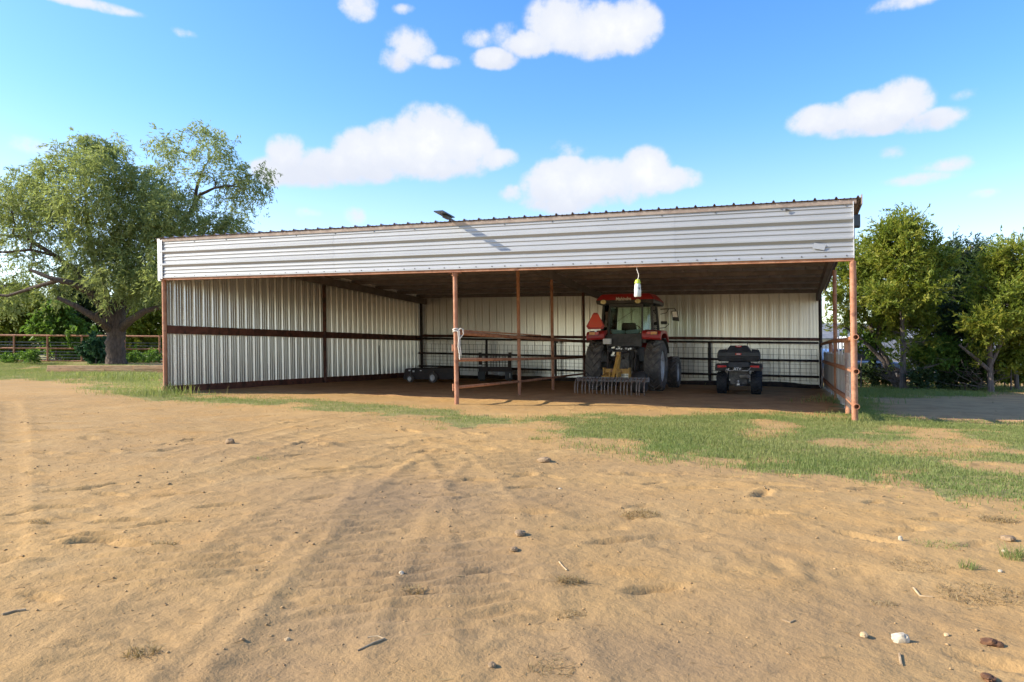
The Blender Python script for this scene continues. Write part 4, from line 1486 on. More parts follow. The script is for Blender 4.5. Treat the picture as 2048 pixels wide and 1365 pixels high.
for z, y, tilt in ((1.31, -.247, 55), (1.10, -.352, 90)):
    q = MB()
    q.cbox((0, 0, 0), (.15, .05, .012))
    o = q.build('badge', M['tail_red'], bx, bevel=.004)
    o.location = (0, y, z)
    o.rotation_euler = (R(tilt), 0, 0)
    q = MB()
    q.cbox((0, 0, .008), (.10, .018, .004))
    q = q.build('badge_print', M['letter_white'], bx)
    q.location = (0, y, z)
    q.rotation_euler = (R(tilt), 0, 0)
b = MB()
b.hexa([(-.30, -.36, .74), (.30, -.36, .74), (.34, .45, .70), (-.34, .45, .70), (-.26, -.33, .89), (.26, -.33, .89), (.3, .45, .89), (-.3, .45, .89)])
b.build('rear_body', M['grey_plastic'], at, bevel=.02)
for sd in (-1, 1):
    b = MB()
    ring = [(-.42, .66), (-.44, .76), (-.36, .83), (-.05, .86), (.3, .84), (.42, .74), (.38, .72), (.26, .79), (-.05, .81), (-.30, .78), (-.37, .66)]
    b.prism([(sd * .28, y, z) for y, z in ring], [(sd * .60, y, z - .02) for y, z in ring])
    g = b.build('mudguard', M['black_plastic'], at, bevel=.012)
    b = MB()
    if sd > 0:
        b.hexa([(.30, -.462, .755), (.53, -.462, .735), (.53, -.44, .735), (.30, -.44, .755), (.32, -.452, .795), (.53, -.452, .80), (.53, -.43, .80), (.32, -.43, .795)])
    else:
        b.hexa([(-.53, -.462, .735), (-.30, -.462, .755), (-.30, -.44, .755), (-.53, -.44, .735), (-.53, -.452, .80), (-.32, -.452, .795), (-.32, -.43, .795), (-.53, -.43, .80)])
    b.build('tail_light', M['tail_red'], g)
    b = MB()
    b.tube([(sd * .24, .0, .30), (sd * .40, .0, .315)], .03, 8)
    b.tube([(sd * .10, -.14, .26), (sd * .36, -.02, .27)], .016, 6)
    b.build('suspension_arm', M['cast'], at, smooth=40)
    b = MB()
    pts = [(sd * (.345 - .045 * k / 60 * 1) + .022 * math.cos(k * .9), -.08 + .022 * math.sin(k * .9), .30 + .33 * k / 60) for k in range(61)]
    b.tube(pts, .006, 5)
    b.tube([(sd * .345, -.08, .26), (sd * .30, -.08, .68)], .011, 6)
    b.build('shock_absorber', M['bright_steel'], at, smooth=60)
    b = MB()
    b.prism([(sd * .28, .82, .70), (sd * .60, .88, .66), (sd * .60, 1.6, .66), (sd * .28, 1.6, .72)], [(sd * .28, .82, .80), (sd * .58, .90, .74), (sd * .58, 1.58, .74), (sd * .28, 1.6, .86)])
    b.build('front_guard', M['red'], at, bevel=.02)
b = MB()
b.tube([(-.33, -.40, .62), (-.30, -.46, .70), (-.24, -.47, .655), (.24, -.47, .655), (.30, -.46, .72), (.34, -.40, .78)], .014, 8)
b.build('bumper_bar', M['bright_steel'], at, smooth=50)
MB().box(-.13, .09, -.492, -.486, .655, .745).build('name_plate', M['black_plastic'], at)
text_obj('ATV', .105, .003, M['letter_white'], at, (-.02, -.494, .70), (R(90), 0, 0), width=.20)
b = MB()
b.box(-.22, .22, -.2, 1.3, .28, .42)
b.box(-.26, .26, -.10, .35, .42, .70)
b.tube([(-.2, -.18, .28), (-.05, -.42, .25), (.05, -.42, .25), (.2, -.18, .28)], .02, 8)
b.lathe_x([(0, -.13), (.09, -.12), (.12, 0), (.09, .12), (0, .13)], (0, 0, .33), 14)
b.build('chassis', M['cast'], at, bevel=.01)
b = MB()
b.box(-.035, .035, -.46, -.2, .27, .31)
b.lathe_z([(0, .0), (.016, .0), (.016, .04), (.026, .055), (.026, .075), (.012, .092), (0, .092)], (0, -.43, .31), 12)
b.build('tow_ball', M['bright_steel'], at, smooth=40)
MB().tube([(.05, -.2, .50), (.20, -.28, .52), (.27, -.40, .50)], [.05, .06, .045], 10).build('exhaust', M['bright_steel'], at, smooth=40)
b = MB()
b.prism([(-.16, .35, .86), (.16, .35, .86), (.15, .95, .84), (-.15, .95, .84)], [(-.14, .35, .94), (.14, .35, .94), (.12, .9, .90), (-.12, .9, .90)])
b.build('seat', M['black_plastic'], at, bevel=.03)
b = MB()
b.tube([(-.40, .95, 1.08), (-.15, 1.05, 1.02), (.15, 1.05, 1.02), (.40, .95, 1.08)], .015, 8)
b.tube([(.17, 1.1, 1.0), (.18, 1.1, 1.43)], .013, 6)
b.build('handlebar', M['black_plastic'], at, smooth=50)

# ------------------------------------------------------------------ mower deck and small trailer at the back of the left bay
MX, MY = -2.85, 24.6
mz = float(gz(MX, MY))
mo = thing('mower_deck', 'low black mower deck on small wheels in the back left of the shed', 'mower', (MX, MY, mz), -.12)
b = MB()
b.prism([(-.86, -.55, .10), (.92, -.55, .10), (.92, .65, .10), (-.86, .65, .10)], [(-.80, -.50, .47), (.92, -.50, .50), (.92, .6, .50), (-.80, .6, .47)])
b.build('deck', M['black_steel'], mo, bevel=.02)
for x, r in ((-.56, .13), (.24, .17)):
    b = MB()
    b.lathe_x([(r * .5, -.045), (r * .95, -.05), (r, -.03), (r, .03), (r * .95, .05), (r * .5, .045)], (0, 0, 0), 22)
    w_ = b.build('wheel', M['rubber'], mo, smooth=40)
    w_.location = (x, -.66, r)
    w_.rotation_euler = (0, 0, R(62))
    b = MB()
    b.lathe_x([(r * .66, -.04), (r * .60, -.055), (r * .2, -.03), (0, -.03), (0, .03), (r * .2, .03), (r * .60, .055), (r * .66, .04)], (0, 0, 0), 18)
    b.build('rim', M['rim'], w_, smooth=40)
    b = MB()
    b.tube([(x, -.52, .42), (x, -.62, .40), (x, -.66, r)], .02, 6)
    b.build('caster_fork', M['cast'], mo, smooth=40)
for (x, z, w, h) in ((-.66, .385, .09, .05), (-.52, .35, .07, .06), (-.26, .39, .06, .03)):
    MB().box(x, x + w, -.545, -.533, z, z + h).build('decal', M['letter_white'], mo)

LX, LY = -.62, 25.5
lz = float(gz(LX, LY))
tl = thing('utility_trailer', 'small black trailer with a mesh tailgate standing by the back fence', 'trailer', (LX, LY, lz), -.06)
b = MB()
b.box(-.46, .46, .1, 1.5, .40, .50)
b.box(-.60, .60, .0, .1, .36, .54)
b.build('frame', M['black_steel'], tl)
for sd in (-1, 1):
    MB().box(sd * .545 - .055, sd * .545 + .055, -.02, .05, .38, 1.06).build('tail_post', M['black_steel'], tl)
    q = tyre_mb(.24, .20, 14, .012, skew=.2, nseg=20, lug_w=.03).build('tyre', M['rubber'], tl, smooth=30)
    q.location = (sd * .50, .35, .24)
    MB().box(sd * .50 - .13, sd * .50 + .13, .02, .04, .08, .36).build('mud_flap', M['grey_plastic'], tl)
b = MB()
for k in range(10):
    x = -.48 + k * .107
    b.box(x - .009, x + .009, .0, .012, .54, .93)
for k in range(4):
    z = .60 + k * .10
    b.box(-.49, .49, .0125, .024, z - .009, z + .009)
b.box(-.49, .49, -.02, .04, .931, .985)
b.build('tailgate', M['black_steel'], tl)
MB().box(-.60, -.48, -.035, -.022, .55, .61).build('tag_plate', M['letter_white'], tl)
MB().box(.53, .555, .005, .019, .14, .30).build('flap_mark', M['letter_white'], tl)

# ------------------------------------------------------------------ trees and bushes
def leaf_quads(c, d, s, ln, wd):
    """Diamond leaves: centres c, long axes d, side axes s (unit arrays), lengths and widths."""
    a, b = d * (ln * .5)[:, None], s * (wd * .5)[:, None]
    mid = c - a * .1
    v = np.stack([c - a, mid + b, c + a, mid - b], 1).reshape(-1, 3)
    q = np.arange(len(c) * 4).reshape(-1, 4)
    return v, q


def unit(a):
    return a / (np.linalg.norm(a, axis=-1, keepdims=True) + 1e-9)


def make_crown(name, clumps, m, parent, off, leaf, n_per, rg, droop=.3, spray=.35, shell=.55, aspect=.34, flat=.8, up=0.0, spread=.22):
    """Sprays of leaves spread through a set of clumps (centre, radius, density)."""
    C_, T_, K_, D_ = [], [], [], []
    for (c, r, dens) in clumps:
        ns = max(3, int(n_per * dens * r * r))
        dirs = unit(rg.normal(size=(ns, 3)))
        rad = r * (shell + (1 - shell) * rg.random(ns) ** .7) * (.55 + .45 * rg.random(ns) ** .4)
        # uneven outline: lobes pushed in and out by smooth noise of the direction
        lob = .72 + .62 * fbm(dirs[:, 0] * 2 + c[0], dirs[:, 2] * 2 + dirs[:, 1] * 1.3 + c[2], 1.3, 3, 71)
        pos = np.array(c) + dirs * (rad * lob)[:, None] * np.array([1.0, 1.0, flat])
        k = 16
        out = unit(dirs + rg.normal(size=(ns, 3)) * .5 + np.array([0, 0, up - droop]))
        base = np.repeat(pos, k, 0)
        o2 = np.repeat(out, k, 0)
        t = rg.random(ns * k) * spray * (.6 + .8 * np.repeat(rg.random(ns), k))
        side = unit(np.cross(o2, np.repeat(unit(rg.normal(size=(ns, 3))), k, 0)))
        p = base + o2 * t[:, None] + side * (rg.normal(size=ns * k) * spray * spread)[:, None] + np.array([0, 0, -droop]) * (t ** 2 / spray)[:, None]
        C_.append(p)
        D_.append(unit(o2 * .8 + side * rg.normal(size=(ns * k))[:, None] * .6 + rg.normal(size=(ns * k, 3)) * .35))
        T_.append(np.clip(.5 + .28 * rg.normal(size=ns * k) + .25 * np.repeat(rg.normal(size=ns), k), 0, 1))
        K_.append(np.clip(np.repeat(rg.random(ns), k) * .7 + .3 * rg.random(), 0, 1))
    c = np.concatenate(C_)
    d = np.concatenate(D_)
    s = unit(np.cross(d, unit(rg.normal(size=d.shape))))
    ln = leaf * (.6 + .8 * rg.random(len(c)))
    v, q = leaf_quads(c, d, s, ln, ln * aspect)
    v = v - np.array(off)
    return np_mesh(name, v, q, None, m, {'tint': np.repeat(np.concatenate(T_), 4), 'clump': np.repeat(np.concatenate(K_), 4)}, parent)


def curve3(p0, p1, p2, n=6):
    p0, p1, p2 = map(np.array, (p0, p1, p2))
    return [tuple((1 - t) ** 2 * p0 + 2 * t * (1 - t) * p1 + t * t * p2) for t in [k / n for k in range(n + 1)]]


def tree(name, label, cat, trunks, clumps, tmat, lmat, rg, leaf=.12, n_per=60, group=None, twigs=5, limb_r=.09, crown_name='crown', wob=.05, **kw):
    """trunks: lists of (point, radius); clumps: (centre, radius, density). Limbs grow from the nearest wood to each clump."""
    base = trunks[0][0][0]
    off = (base[0], base[1], base[2])
    t = thing(name, label, cat, off, 0, group)
    b = MB()
    nodes = []
    for tr_ in trunks:
        pts, rs_ = [], []
        for (p0, r0), (p1, r1) in zip(tr_[:-1], tr_[1:]):
            for k in range(4):
                f = k / 4
                j = np.array([rg.normal() * r0 * wob, rg.normal() * r0 * wob, 0]) * (0 if not pts else 1)
                pts.append(tuple(np.array(p0) * (1 - f) + np.array(p1) * f + j))
                rs_.append((r0 * (1 - f) + r1 * f) * (1 + rg.normal() * .05))
        pts.append(tuple(tr_[-1][0]))
        rs_.append(tr_[-1][1])
        b.tube(pts, rs_, 9)
        nodes += [(np.array(p), r) for p, r in zip(pts, rs_)][1:]
    order = sorted(range(len(clumps)), key=lambda i: min(np.linalg.norm(np.array(clumps[i][0]) - n[0]) for n in nodes))
    for i in order:
        c, r, dens = clumps[i]
        c = np.array(c)
        cand = sorted(nodes, key=lambda n: np.linalg.norm(n[0] - c) - 1.2 * n[1] + (2.0 if n[0][2] > c[2] + .6 else 0))
        n0, r0 = cand[0]
        rl = min(r0 * .75, max(limb_r * (.5 + .5 * min(1, np.linalg.norm(c - n0) / 2.5)), .018))
        mid = (n0 + c) / 2 + np.array([rg.normal() * .12, rg.normal() * .12, .10 + .05 * rg.normal()]) * np.linalg.norm(c - n0)
        pts = curve3(n0, mid, c, 6)
        pts = [pts[0]] + [tuple(np.array(p) + rg.normal(size=3) * rl * .6) for p in pts[1:]]
        rr = [rl * (1 - .62 * k / 6) for k in range(7)]
        b.tube(pts, rr, 6)
        nodes += [(np.array(p), q) for p, q in list(zip(pts, rr))[2:]]
        for k in range(twigs):
            e = c + unit(rg.normal(size=3)) * r * (.65 + .4 * rg.random()) * np.array([1, 1, .8])
            st = np.array(pts[int(rg.integers(3, 7))])
            tw = curve3(st, (st + e) / 2 + rg.normal(size=3) * r * .14, e, 4)
            b.tube(tw, [rl * .36, rl * .28, rl * .2, rl * .13, rl * .07], 4, caps=False)
    b.build('trunk', tmat, t, off, smooth=60)
    make_crown(crown_name, clumps, lmat, t, off, leaf, n_per, rg, **kw)
    return t


def clump_px(lst, Y, rg, depth=1.0, dens=1.0, sat=2):
    out = []
    for q in lst:
        px, py, r = q[:3]
        k = q[3] if len(q) > 3 else 1.0
        y = Y + rg.normal() * depth * .6 + (q[4] if len(q) > 4 else 0)
        out.append((P(px, py, y), r * y / F, k * dens))
        for _ in range(sat):                 # smaller sprigs at the rim keep the outline ragged
            a = rg.uniform(0, 2 * math.pi)
            rr = r * rg.uniform(.28, .5)
            out.append((P(px + math.cos(a) * r * 1.05, py - abs(math.sin(a)) * r * 1.1 if rg.random() < .75 else py + math.sin(a) * r, y + rg.normal() * r * y / F * .5), rr * y / F, k * dens))
    return out


# the big mesquite
rg = np.random.default_rng(21)
YT = 32.3
tb_ = P(232, 729, YT)
tb_ = (tb_[0], tb_[1], float(gz(tb_[0], tb_[1])) - .1)
pz = lambda px, py, dy=0: P(px, py, YT + dy)
trunks = [
    [(tb_, .47), (pz(232, 705), .40), (pz(231, 680), .40), (pz(234, 655), .40), (pz(236, 630), .31)],
    [(pz(236, 640), .30), (pz(240, 600, .4), .25), (pz(246, 565, .8), .20), (pz(252, 520, 1), .15), (pz(262, 470, .9), .10), (pz(290, 430, .6), .07)],
    [(pz(228, 655), .27), (pz(208, 615, -.5), .22), (pz(180, 585, -1), .18), (pz(140, 566, -1.6), .14), (pz(105, 558, -1.8), .10), (pz(60, 540, -1.8), .06)],
    [(pz(226, 665), .20), (pz(190, 635, -1.2), .16), (pz(150, 612, -1.6), .12), (pz(115, 596, -1.8), .08)],
    [(pz(238, 660), .22), (pz(262, 640, -.6), .17), (pz(290, 622, -.8), .13), (pz(330, 612, -.4), .10), (pz(370, 590, 0), .06)],
    [(pz(236, 640), .20), (pz(262, 600, .9), .17), (pz(300, 555, 1.5), .14), (pz(345, 500, 1.8), .12), (pz(372, 440, 1.8), .11), (pz(388, 412, 1.8), .10), (pz(395, 370, 1.8), .07), (pz(410, 330, 1.8), .04)],
    [(pz(386, 414, 1.8), .09), (pz(400, 390, 1.6), .08), (pz(430, 376, 1.4), .06), (pz(465, 372, 1.3), .04)],
    [(pz(180, 585, -1), .15), (pz(150, 540, -.6), .12), (pz(100, 505, -.4), .10), (pz(50, 475, -.4), .08), (pz(0, 470, -.4), .05)],
    [(pz(230, 640), .20), (pz(205, 570, .6), .17), (pz(185, 510, 1), .13), (pz(175, 440, 1), .09), (pz(170, 370, .8), .05)],
    [(pz(120, 560, -1.6), .10), (pz(70, 575, -1.4), .08), (pz(15, 592, -1.2), .06), (pz(-40, 588, -1.2), .04)],
    [(pz(105, 510, -.4), .08), (pz(60, 500, -.9), .06), (pz(10, 505, -1.2), .045), (pz(-50, 500, -1.2), .03)],
]
cl = [(190, 305, 40), (215, 300, 26), (125, 322, 30), (95, 330, 18), (160, 325, 40), (228, 345, 44), (60, 395, 46), (15, 415, 46), (-45, 430, 60), (110, 385, 50), (165, 395, 66), (250, 395, 52), (100, 460, 56, .8), (25, 475, 40, .5), (-40, 500, 50, .6),
      (195, 465, 72), (285, 440, 62), (335, 465, 52), (255, 530, 66), (175, 535, 56), (300, 520, 62), (345, 560, 60), (95, 545, 34, .55), (30, 560, 34, .5), (65, 520, 30, .4), (215, 560, 40), (270, 580, 36), (120, 585, 24, .5), (40, 576, 26, .6), (88, 572, 22, .6), (2, 602, 30, .6), (-30, 580, 30, .6),
      (375, 460, 48), (425, 452, 40), (462, 458, 24), (480, 470, 14), (300, 385, 34, .7), (330, 425, 40, .8), (280, 350, 20, .5)]
cl2 = [(322, 283, 22, .9), (345, 300, 24, .9), (308, 290, 14, .7), (365, 310, 16, .6), (385, 268, 12, .8), (405, 262, 18, .9), (428, 280, 22, .9), (448, 300, 22, .8), (440, 272, 12, .8), (412, 305, 26, .7), (460, 322, 22, .7), (470, 350, 28, .8), (505, 350, 28, .9), (515, 372, 22, .9), (525, 392, 14, .8), (490, 385, 26, .7),
       (455, 400, 32, .6), (480, 418, 18, .7), (425, 350, 26, .6), (385, 350, 22, .5), (330, 352, 34, .7), (305, 345, 24, .7), (350, 385, 30, .6), (400, 400, 24, .4), (300, 385, 26, .7), (375, 425, 20, .5)]
clumps = clump_px(cl, YT, rg, 1.6) + clump_px(cl2, YT + 1.7, rg, .9, .75)
tree('mesquite_tree', 'big spreading feathery mesquite tree left of the shed with a forked dark trunk', 'tree', trunks, clumps, M['bark'], M['mesquite_leaf'], rg,
     leaf=.185, n_per=150, twigs=6, limb_r=.075, droop=.55, spray=.50, shell=.25, aspect=.22)


def simple_tree(name, label, base_px, Y, trunk_px, cl, tm, lm, seed, r0=.11, cat='tree', group=None, depth=.8, dens=1.0, extra=None, **kw):
    rg = np.random.default_rng(seed)
    x, y, _ = P(base_px, HY, Y)
    bz = (x, Y, float(gz(x, Y)) - .06)
    tr_ = [(bz, r0)]
    n = len(trunk_px)
    for i, q in enumerate(trunk_px):
        tr_.append((P(q[0], q[1], Y + (q[2] if len(q) > 2 else 0)), r0 * (1 - .8 * (i + 1) / n)))
    trs = [tr_]
    for e in (extra or []):
        s0 = e[0]
        trs.append([(P(q[0], q[1], Y + (q[2] if len(q) > 2 else 0)), r0 * (.7 - .5 * i / len(e))) for i, q in enumerate(e)])
    if kw.get('spread'):                     # long sprigs rise above their clump
        cl = [(q[0], q[1] + 14) + tuple(q[2:]) for q in cl]
    return tree(name, label, cat, trs, clump_px(cl, Y, rg, depth, dens), tm, lm, rg, group=group, **kw)


CK = dict(leaf=.135, n_per=340, droop=-.05, spray=.46, shell=.2, aspect=.28, twigs=6, limb_r=.04, up=.32, spread=.11)
simple_tree('cedar_tree', 'tall light green cedar with an upright grey trunk right of the shed', 1806, 23.2, [(1806, 700), (1804, 640), (1805, 560), (1806, 500), (1808, 440)],
            [(1806, 440, 22), (1795, 462, 30), (1825, 470, 30), (1780, 480, 26), (1765, 500, 30), (1800, 500, 44), (1840, 505, 36), (1860, 525, 30), (1770, 540, 42), (1815, 550, 46), (1855, 560, 40), (1785, 590, 44), (1830, 600, 42), (1800, 625, 30), (1765, 580, 26), (1750, 520, 18, .7), (1885, 510, 24, .8), (1785, 650, 24, .4), (1835, 640, 28, .6), (1812, 680, 20, .3), (1845, 670, 22, .5), (1806, 424, 9), (1797, 438, 11), (1838, 452, 13), (1776, 466, 13), (1758, 484, 13), (1868, 506, 13), (1822, 444, 10), (1788, 695, 20, .4), (1826, 712, 20, .4), (1770, 640, 22, .45)],
            M['cedar_bark'], M['cedar_leaf'], 31, r0=.105, **CK)
simple_tree('cedar_tree', 'leaning two-stemmed cedar close behind the right end of the shed', 1795, 24.6, [(1772, 720), (1748, 670), (1728, 620), (1712, 560), (1718, 510)],
            [(1722, 500, 30), (1700, 520, 30), (1745, 520, 28), (1722, 550, 36), (1690, 560, 34), (1745, 570, 30), (1700, 600, 30), (1735, 610, 26), (1680, 600, 22, .6), (1670, 640, 26, .35), (1700, 650, 28, .3)],
            M['cedar_bark'], M['cedar_leaf'], 32, r0=.13, extra=[[(1795, 770), (1765, 720), (1735, 690), (1712, 668), (1690, 655)], [(1752, 680), (1764, 640), (1770, 600), (1760, 560)]], **CK)
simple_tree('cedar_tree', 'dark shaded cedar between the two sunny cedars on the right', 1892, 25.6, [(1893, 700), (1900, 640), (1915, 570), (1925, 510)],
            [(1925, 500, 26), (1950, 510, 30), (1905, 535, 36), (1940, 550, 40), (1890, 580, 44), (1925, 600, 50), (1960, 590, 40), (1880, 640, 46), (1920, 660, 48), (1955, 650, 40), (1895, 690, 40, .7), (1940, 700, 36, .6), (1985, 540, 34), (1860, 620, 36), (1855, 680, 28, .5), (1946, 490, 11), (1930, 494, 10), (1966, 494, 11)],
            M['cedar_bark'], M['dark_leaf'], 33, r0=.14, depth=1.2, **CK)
simple_tree('cedar_tree', 'bushy cedar with a bare forked pale trunk at the right edge', 1982, 22.6, [(1980, 720), (1978, 660), (1985, 600), (2000, 540)],
            [(2000, 510, 26), (2030, 500, 26), (1985, 545, 34), (2025, 545, 40), (2060, 530, 40), (1975, 590, 36), (2015, 595, 44), (2060, 590, 46), (1965, 630, 30), (2000, 640, 34), (2040, 640, 36), (1950, 660, 22, .6), (2075, 640, 40), (2100, 560, 50), (2000, 492, 11), (2034, 482, 11), (2050, 488, 12), (1972, 528, 12), (1962, 560, 12), (1958, 695, 20, .5), (2002, 690, 22, .5), (1985, 665, 22, .5)],
            M['cedar_bark'], M['cedar_leaf'], 34, r0=.10, extra=[[(1981, 730), (2000, 690), (2020, 650), (2035, 600)], [(1982, 745), (1955, 720), (1930, 700), (1918, 690)]], **CK)
simple_tree('cedar_tree', 'small cedar stem half out of frame at the far right', 2034, 24.4, [(2030, 720), (2024, 680), (2035, 620), (2070, 560)],
            [(2070, 600, 40), (2100, 580, 50), (2060, 650, 30), (2110, 650, 50), (2130, 520, 50)], M['cedar_bark'], M['cedar_leaf'], 35, r0=.08, **CK)

BK = dict(leaf=.13, n_per=480, spray=.22, shell=.2, aspect=.42, twigs=7, limb_r=.022, droop=.15, up=.3)
simple_tree('bush', 'light green leafy bush behind the cedar trunks beside the shed', 1765, 26.0, [(1768, 730), (1770, 690)], [(1765, 645, 22), (1780, 660, 24), (1755, 670, 18), (1790, 640, 18)], M['cedar_bark'], M['bright_leaf'], 41, r0=.04, cat='bush', **BK)
simple_tree('bush', 'green leafy bush low between the two sunny cedars', 1855, 23.8, [(1858, 745), (1862, 715)], [(1862, 700, 24), (1885, 715, 26), (1840, 725, 20), (1870, 740, 30), (1905, 735, 28), (1895, 690, 18)], M['cedar_bark'], M['bright_leaf'], 42, r0=.04, cat='bush', **BK)
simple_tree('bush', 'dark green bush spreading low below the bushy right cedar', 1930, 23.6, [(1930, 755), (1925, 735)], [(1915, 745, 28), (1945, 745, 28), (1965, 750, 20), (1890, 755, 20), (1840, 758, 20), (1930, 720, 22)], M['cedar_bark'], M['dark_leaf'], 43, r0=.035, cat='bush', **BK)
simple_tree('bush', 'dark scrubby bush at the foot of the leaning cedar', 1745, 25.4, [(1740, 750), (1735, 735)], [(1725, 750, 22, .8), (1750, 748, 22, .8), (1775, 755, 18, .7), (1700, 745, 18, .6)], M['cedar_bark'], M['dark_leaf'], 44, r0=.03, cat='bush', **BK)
simple_tree('bush', 'yellow green bush at the far right below the forked cedar', 2010, 25.5, [(2008, 748), (2005, 735)], [(2000, 745, 18), (2025, 750, 18), (2050, 745, 24), (1985, 752, 12)], M['cedar_bark'], M['cedar_leaf'], 45, r0=.03, cat='bush', **BK)

simple_tree('bush', 'thin green saplings reaching up between the leaning cedar stems', 1722, 25.0, [(1722, 730), (1726, 690)], [(1728, 680, 20, .7), (1705, 700, 18, .6), (1745, 700, 18, .6), (1725, 655, 16, .5), (1700, 670, 16, .5)], M['cedar_bark'], M['bright_leaf'], 46, r0=.03, cat='bush', **BK)
simple_tree('bush', 'loose yellow green shrub right of the forked cedar trunk', 2022, 23.4, [(2022, 740), (2020, 710)], [(2020, 700, 22, .7), (2045, 690, 22, .7), (2000, 720, 18, .6), (2040, 725, 22, .8), (2065, 710, 22, .7)], M['cedar_bark'], M['cedar_leaf'], 47, r0=.03, cat='bush', **BK)
simple_tree('bush', 'loose green shrub left of the forked cedar trunk', 1955, 23.6, [(1955, 745), (1953, 720)], [(1950, 700, 20, .6), (1965, 715, 18, .6), (1940, 720, 20, .7), (1960, 735, 18, .8)], M['cedar_bark'], M['bright_leaf'], 48, r0=.03, cat='bush', **BK)

# bare tangled boughs under the cedars
for k, (px, Y, seed, lab) in enumerate(((1800, 23.6, 51, 'grey dead boughs splayed around the upright cedar trunk'), (1955, 23.2, 52, 'grey dead boughs reaching left from the forked cedar'))):
    rg = np.random.default_rng(seed)
    b = MB()
    x, y, _ = P(px, HY, Y)
    z0 = float(gz(x, y))
    for q in range(26):
        a = rg.uniform(0, 2 * math.pi)
        l = rg.uniform(.5, 1.5)
        s0 = np.array((x + rg.normal() * .12, y + rg.normal() * .12, z0 + rg.uniform(0, .7)))
        e = s0 + np.array((math.cos(a) * l, math.sin(a) * l * .6, rg.uniform(.0, .6)))
        b.tube(curve3(s0, (s0 + e) / 2 + np.array((0, 0, -.12)) + rg.normal(size=3) * .08, e, 5), [.022, .019, .015, .012, .008, .004], 5)
        for w in range(3):
            s1 = s0 + (e - s0) * rg.uniform(.4, .9)
            b.tube([s1, s1 + rg.normal(size=3) * .15 + np.array((0, 0, .08))], [.007, .003], 4)
    o = b.build('dead_boughs', M['cedar_bark'], None, smooth=60)
    tag(o, lab, 'dead branches')

# evergreens and a young tree beyond the left fence
LK = dict(leaf=.20, n_per=230, spray=.40, shell=.25, aspect=.30, twigs=4, limb_r=.05, droop=0, up=.2)
for k, (bx_, Y, cl, lab, lm) in enumerate((
        (20, 43, [(20, 600, 40), (-10, 640, 50), (45, 640, 46), (20, 680, 50), (60, 600, 30)], 'dark cedar behind the left fence at the left edge', 'cedar_leaf'),
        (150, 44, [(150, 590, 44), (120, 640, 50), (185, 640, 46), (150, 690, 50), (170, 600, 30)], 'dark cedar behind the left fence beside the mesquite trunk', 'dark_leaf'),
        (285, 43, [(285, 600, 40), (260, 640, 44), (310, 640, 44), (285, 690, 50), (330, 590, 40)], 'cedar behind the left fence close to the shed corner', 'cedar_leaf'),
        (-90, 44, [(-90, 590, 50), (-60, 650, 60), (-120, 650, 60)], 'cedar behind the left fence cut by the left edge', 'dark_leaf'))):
    simple_tree('cedar_tree', lab, bx_, Y, [(bx_, 690), (bx_, 640), (bx_, 600)], cl, M['cedar_bark'], M[lm], 60 + k, r0=.15, **LK)
simple_tree('young_tree', 'young bright green tree growing through the left pipe fence', 112, 37.2, [(112, 690), (110, 660), (106, 630)],
            [(112, 612, 18), (95, 632, 24), (128, 635, 24), (110, 655, 32), (140, 660, 24), (80, 660, 22), (160, 680, 24), (115, 685, 30), (150, 710, 18), (130, 640, 20), (185, 668, 14, .7)], M['cedar_bark'], M['bright_leaf'], 71, r0=.06,
            leaf=.20, n_per=150, spray=.28, shell=.2, aspect=.45, twigs=6, limb_r=.03, droop=.2)
simple_tree('bush', 'dense blue green bush in front of the fence beside the mesquite trunk', 192, 34.2, [(192, 715), (192, 700)], [(190, 692, 18), (175, 700, 14), (207, 700, 16), (192, 712, 22), (212, 716, 12)], M['cedar_bark'], M['blue_leaf'], 72, r0=.03, cat='bush',
            leaf=.17, n_per=330, spray=.2, shell=.2, aspect=.5, twigs=5, limb_r=.02, droop=.2)
for k, (px, py, r, lab) in enumerate(((18, 715, 11, 'low weed in front of the fence at the left edge'), (268, 714, 12, 'green weed right of the mesquite trunk'), (300, 712, 13, 'pale green weed in front of the fence by the shed corner'), (240, 722, 9, 'small weed at the foot of the mesquite trunk'), (60, 712, 12, 'grey green weed between the first two posts of the left fence'))):
    simple_tree('weed', lab, px, 34.9, [(px, py)], [(px, py, r), (px - r * .8, py + 6, r * .7), (px + r * .8, py + 5, r * .7)], M['cedar_bark'], M['bright_leaf'], 80 + k, r0=.02, cat='weed', leaf=.14, n_per=300, spray=.2, shell=.2, aspect=.35, twigs=4, limb_r=.012, droop=.1)

# ------------------------------------------------------------------ left pipe fence and the timber edging
YF = 36.0
lf = thing('pipe_fence', 'rusty pipe fence with thin grey rails left of the shed', 'fence', P(164, 727, YF))
lo_ = P(164, 727, YF)


def frail(py0, py1, r, m):
    MB().tube([P(-330, py0 - 3, YF), P(96, py0, YF), P(340, py1, YF)], r, 7).build('rail', M[m], lf, lo_, smooth=40)


for py, r, m in ((671.5, .048, 'rust'), (697, .045, 'rust'), (722, .045, 'rust'), (685, .016, 'wire'), (691, .016, 'wire'), (704, .016, 'wire'), (710, .016, 'wire'), (716, .016, 'wire')):
    frail(py, py + 2, r, m)
for px in (-300, -205, -110, -38, 29, 96, 164.5, 250, 320):
    x, y, _ = P(px, HY, YF)
    MB().tube([(x, y - .04, float(gz(x, y)) - .1), (x, y - .04, P(px, 671.5, YF)[2])], .045, 7).build('post', M['rust'], lf, lo_, smooth=40)

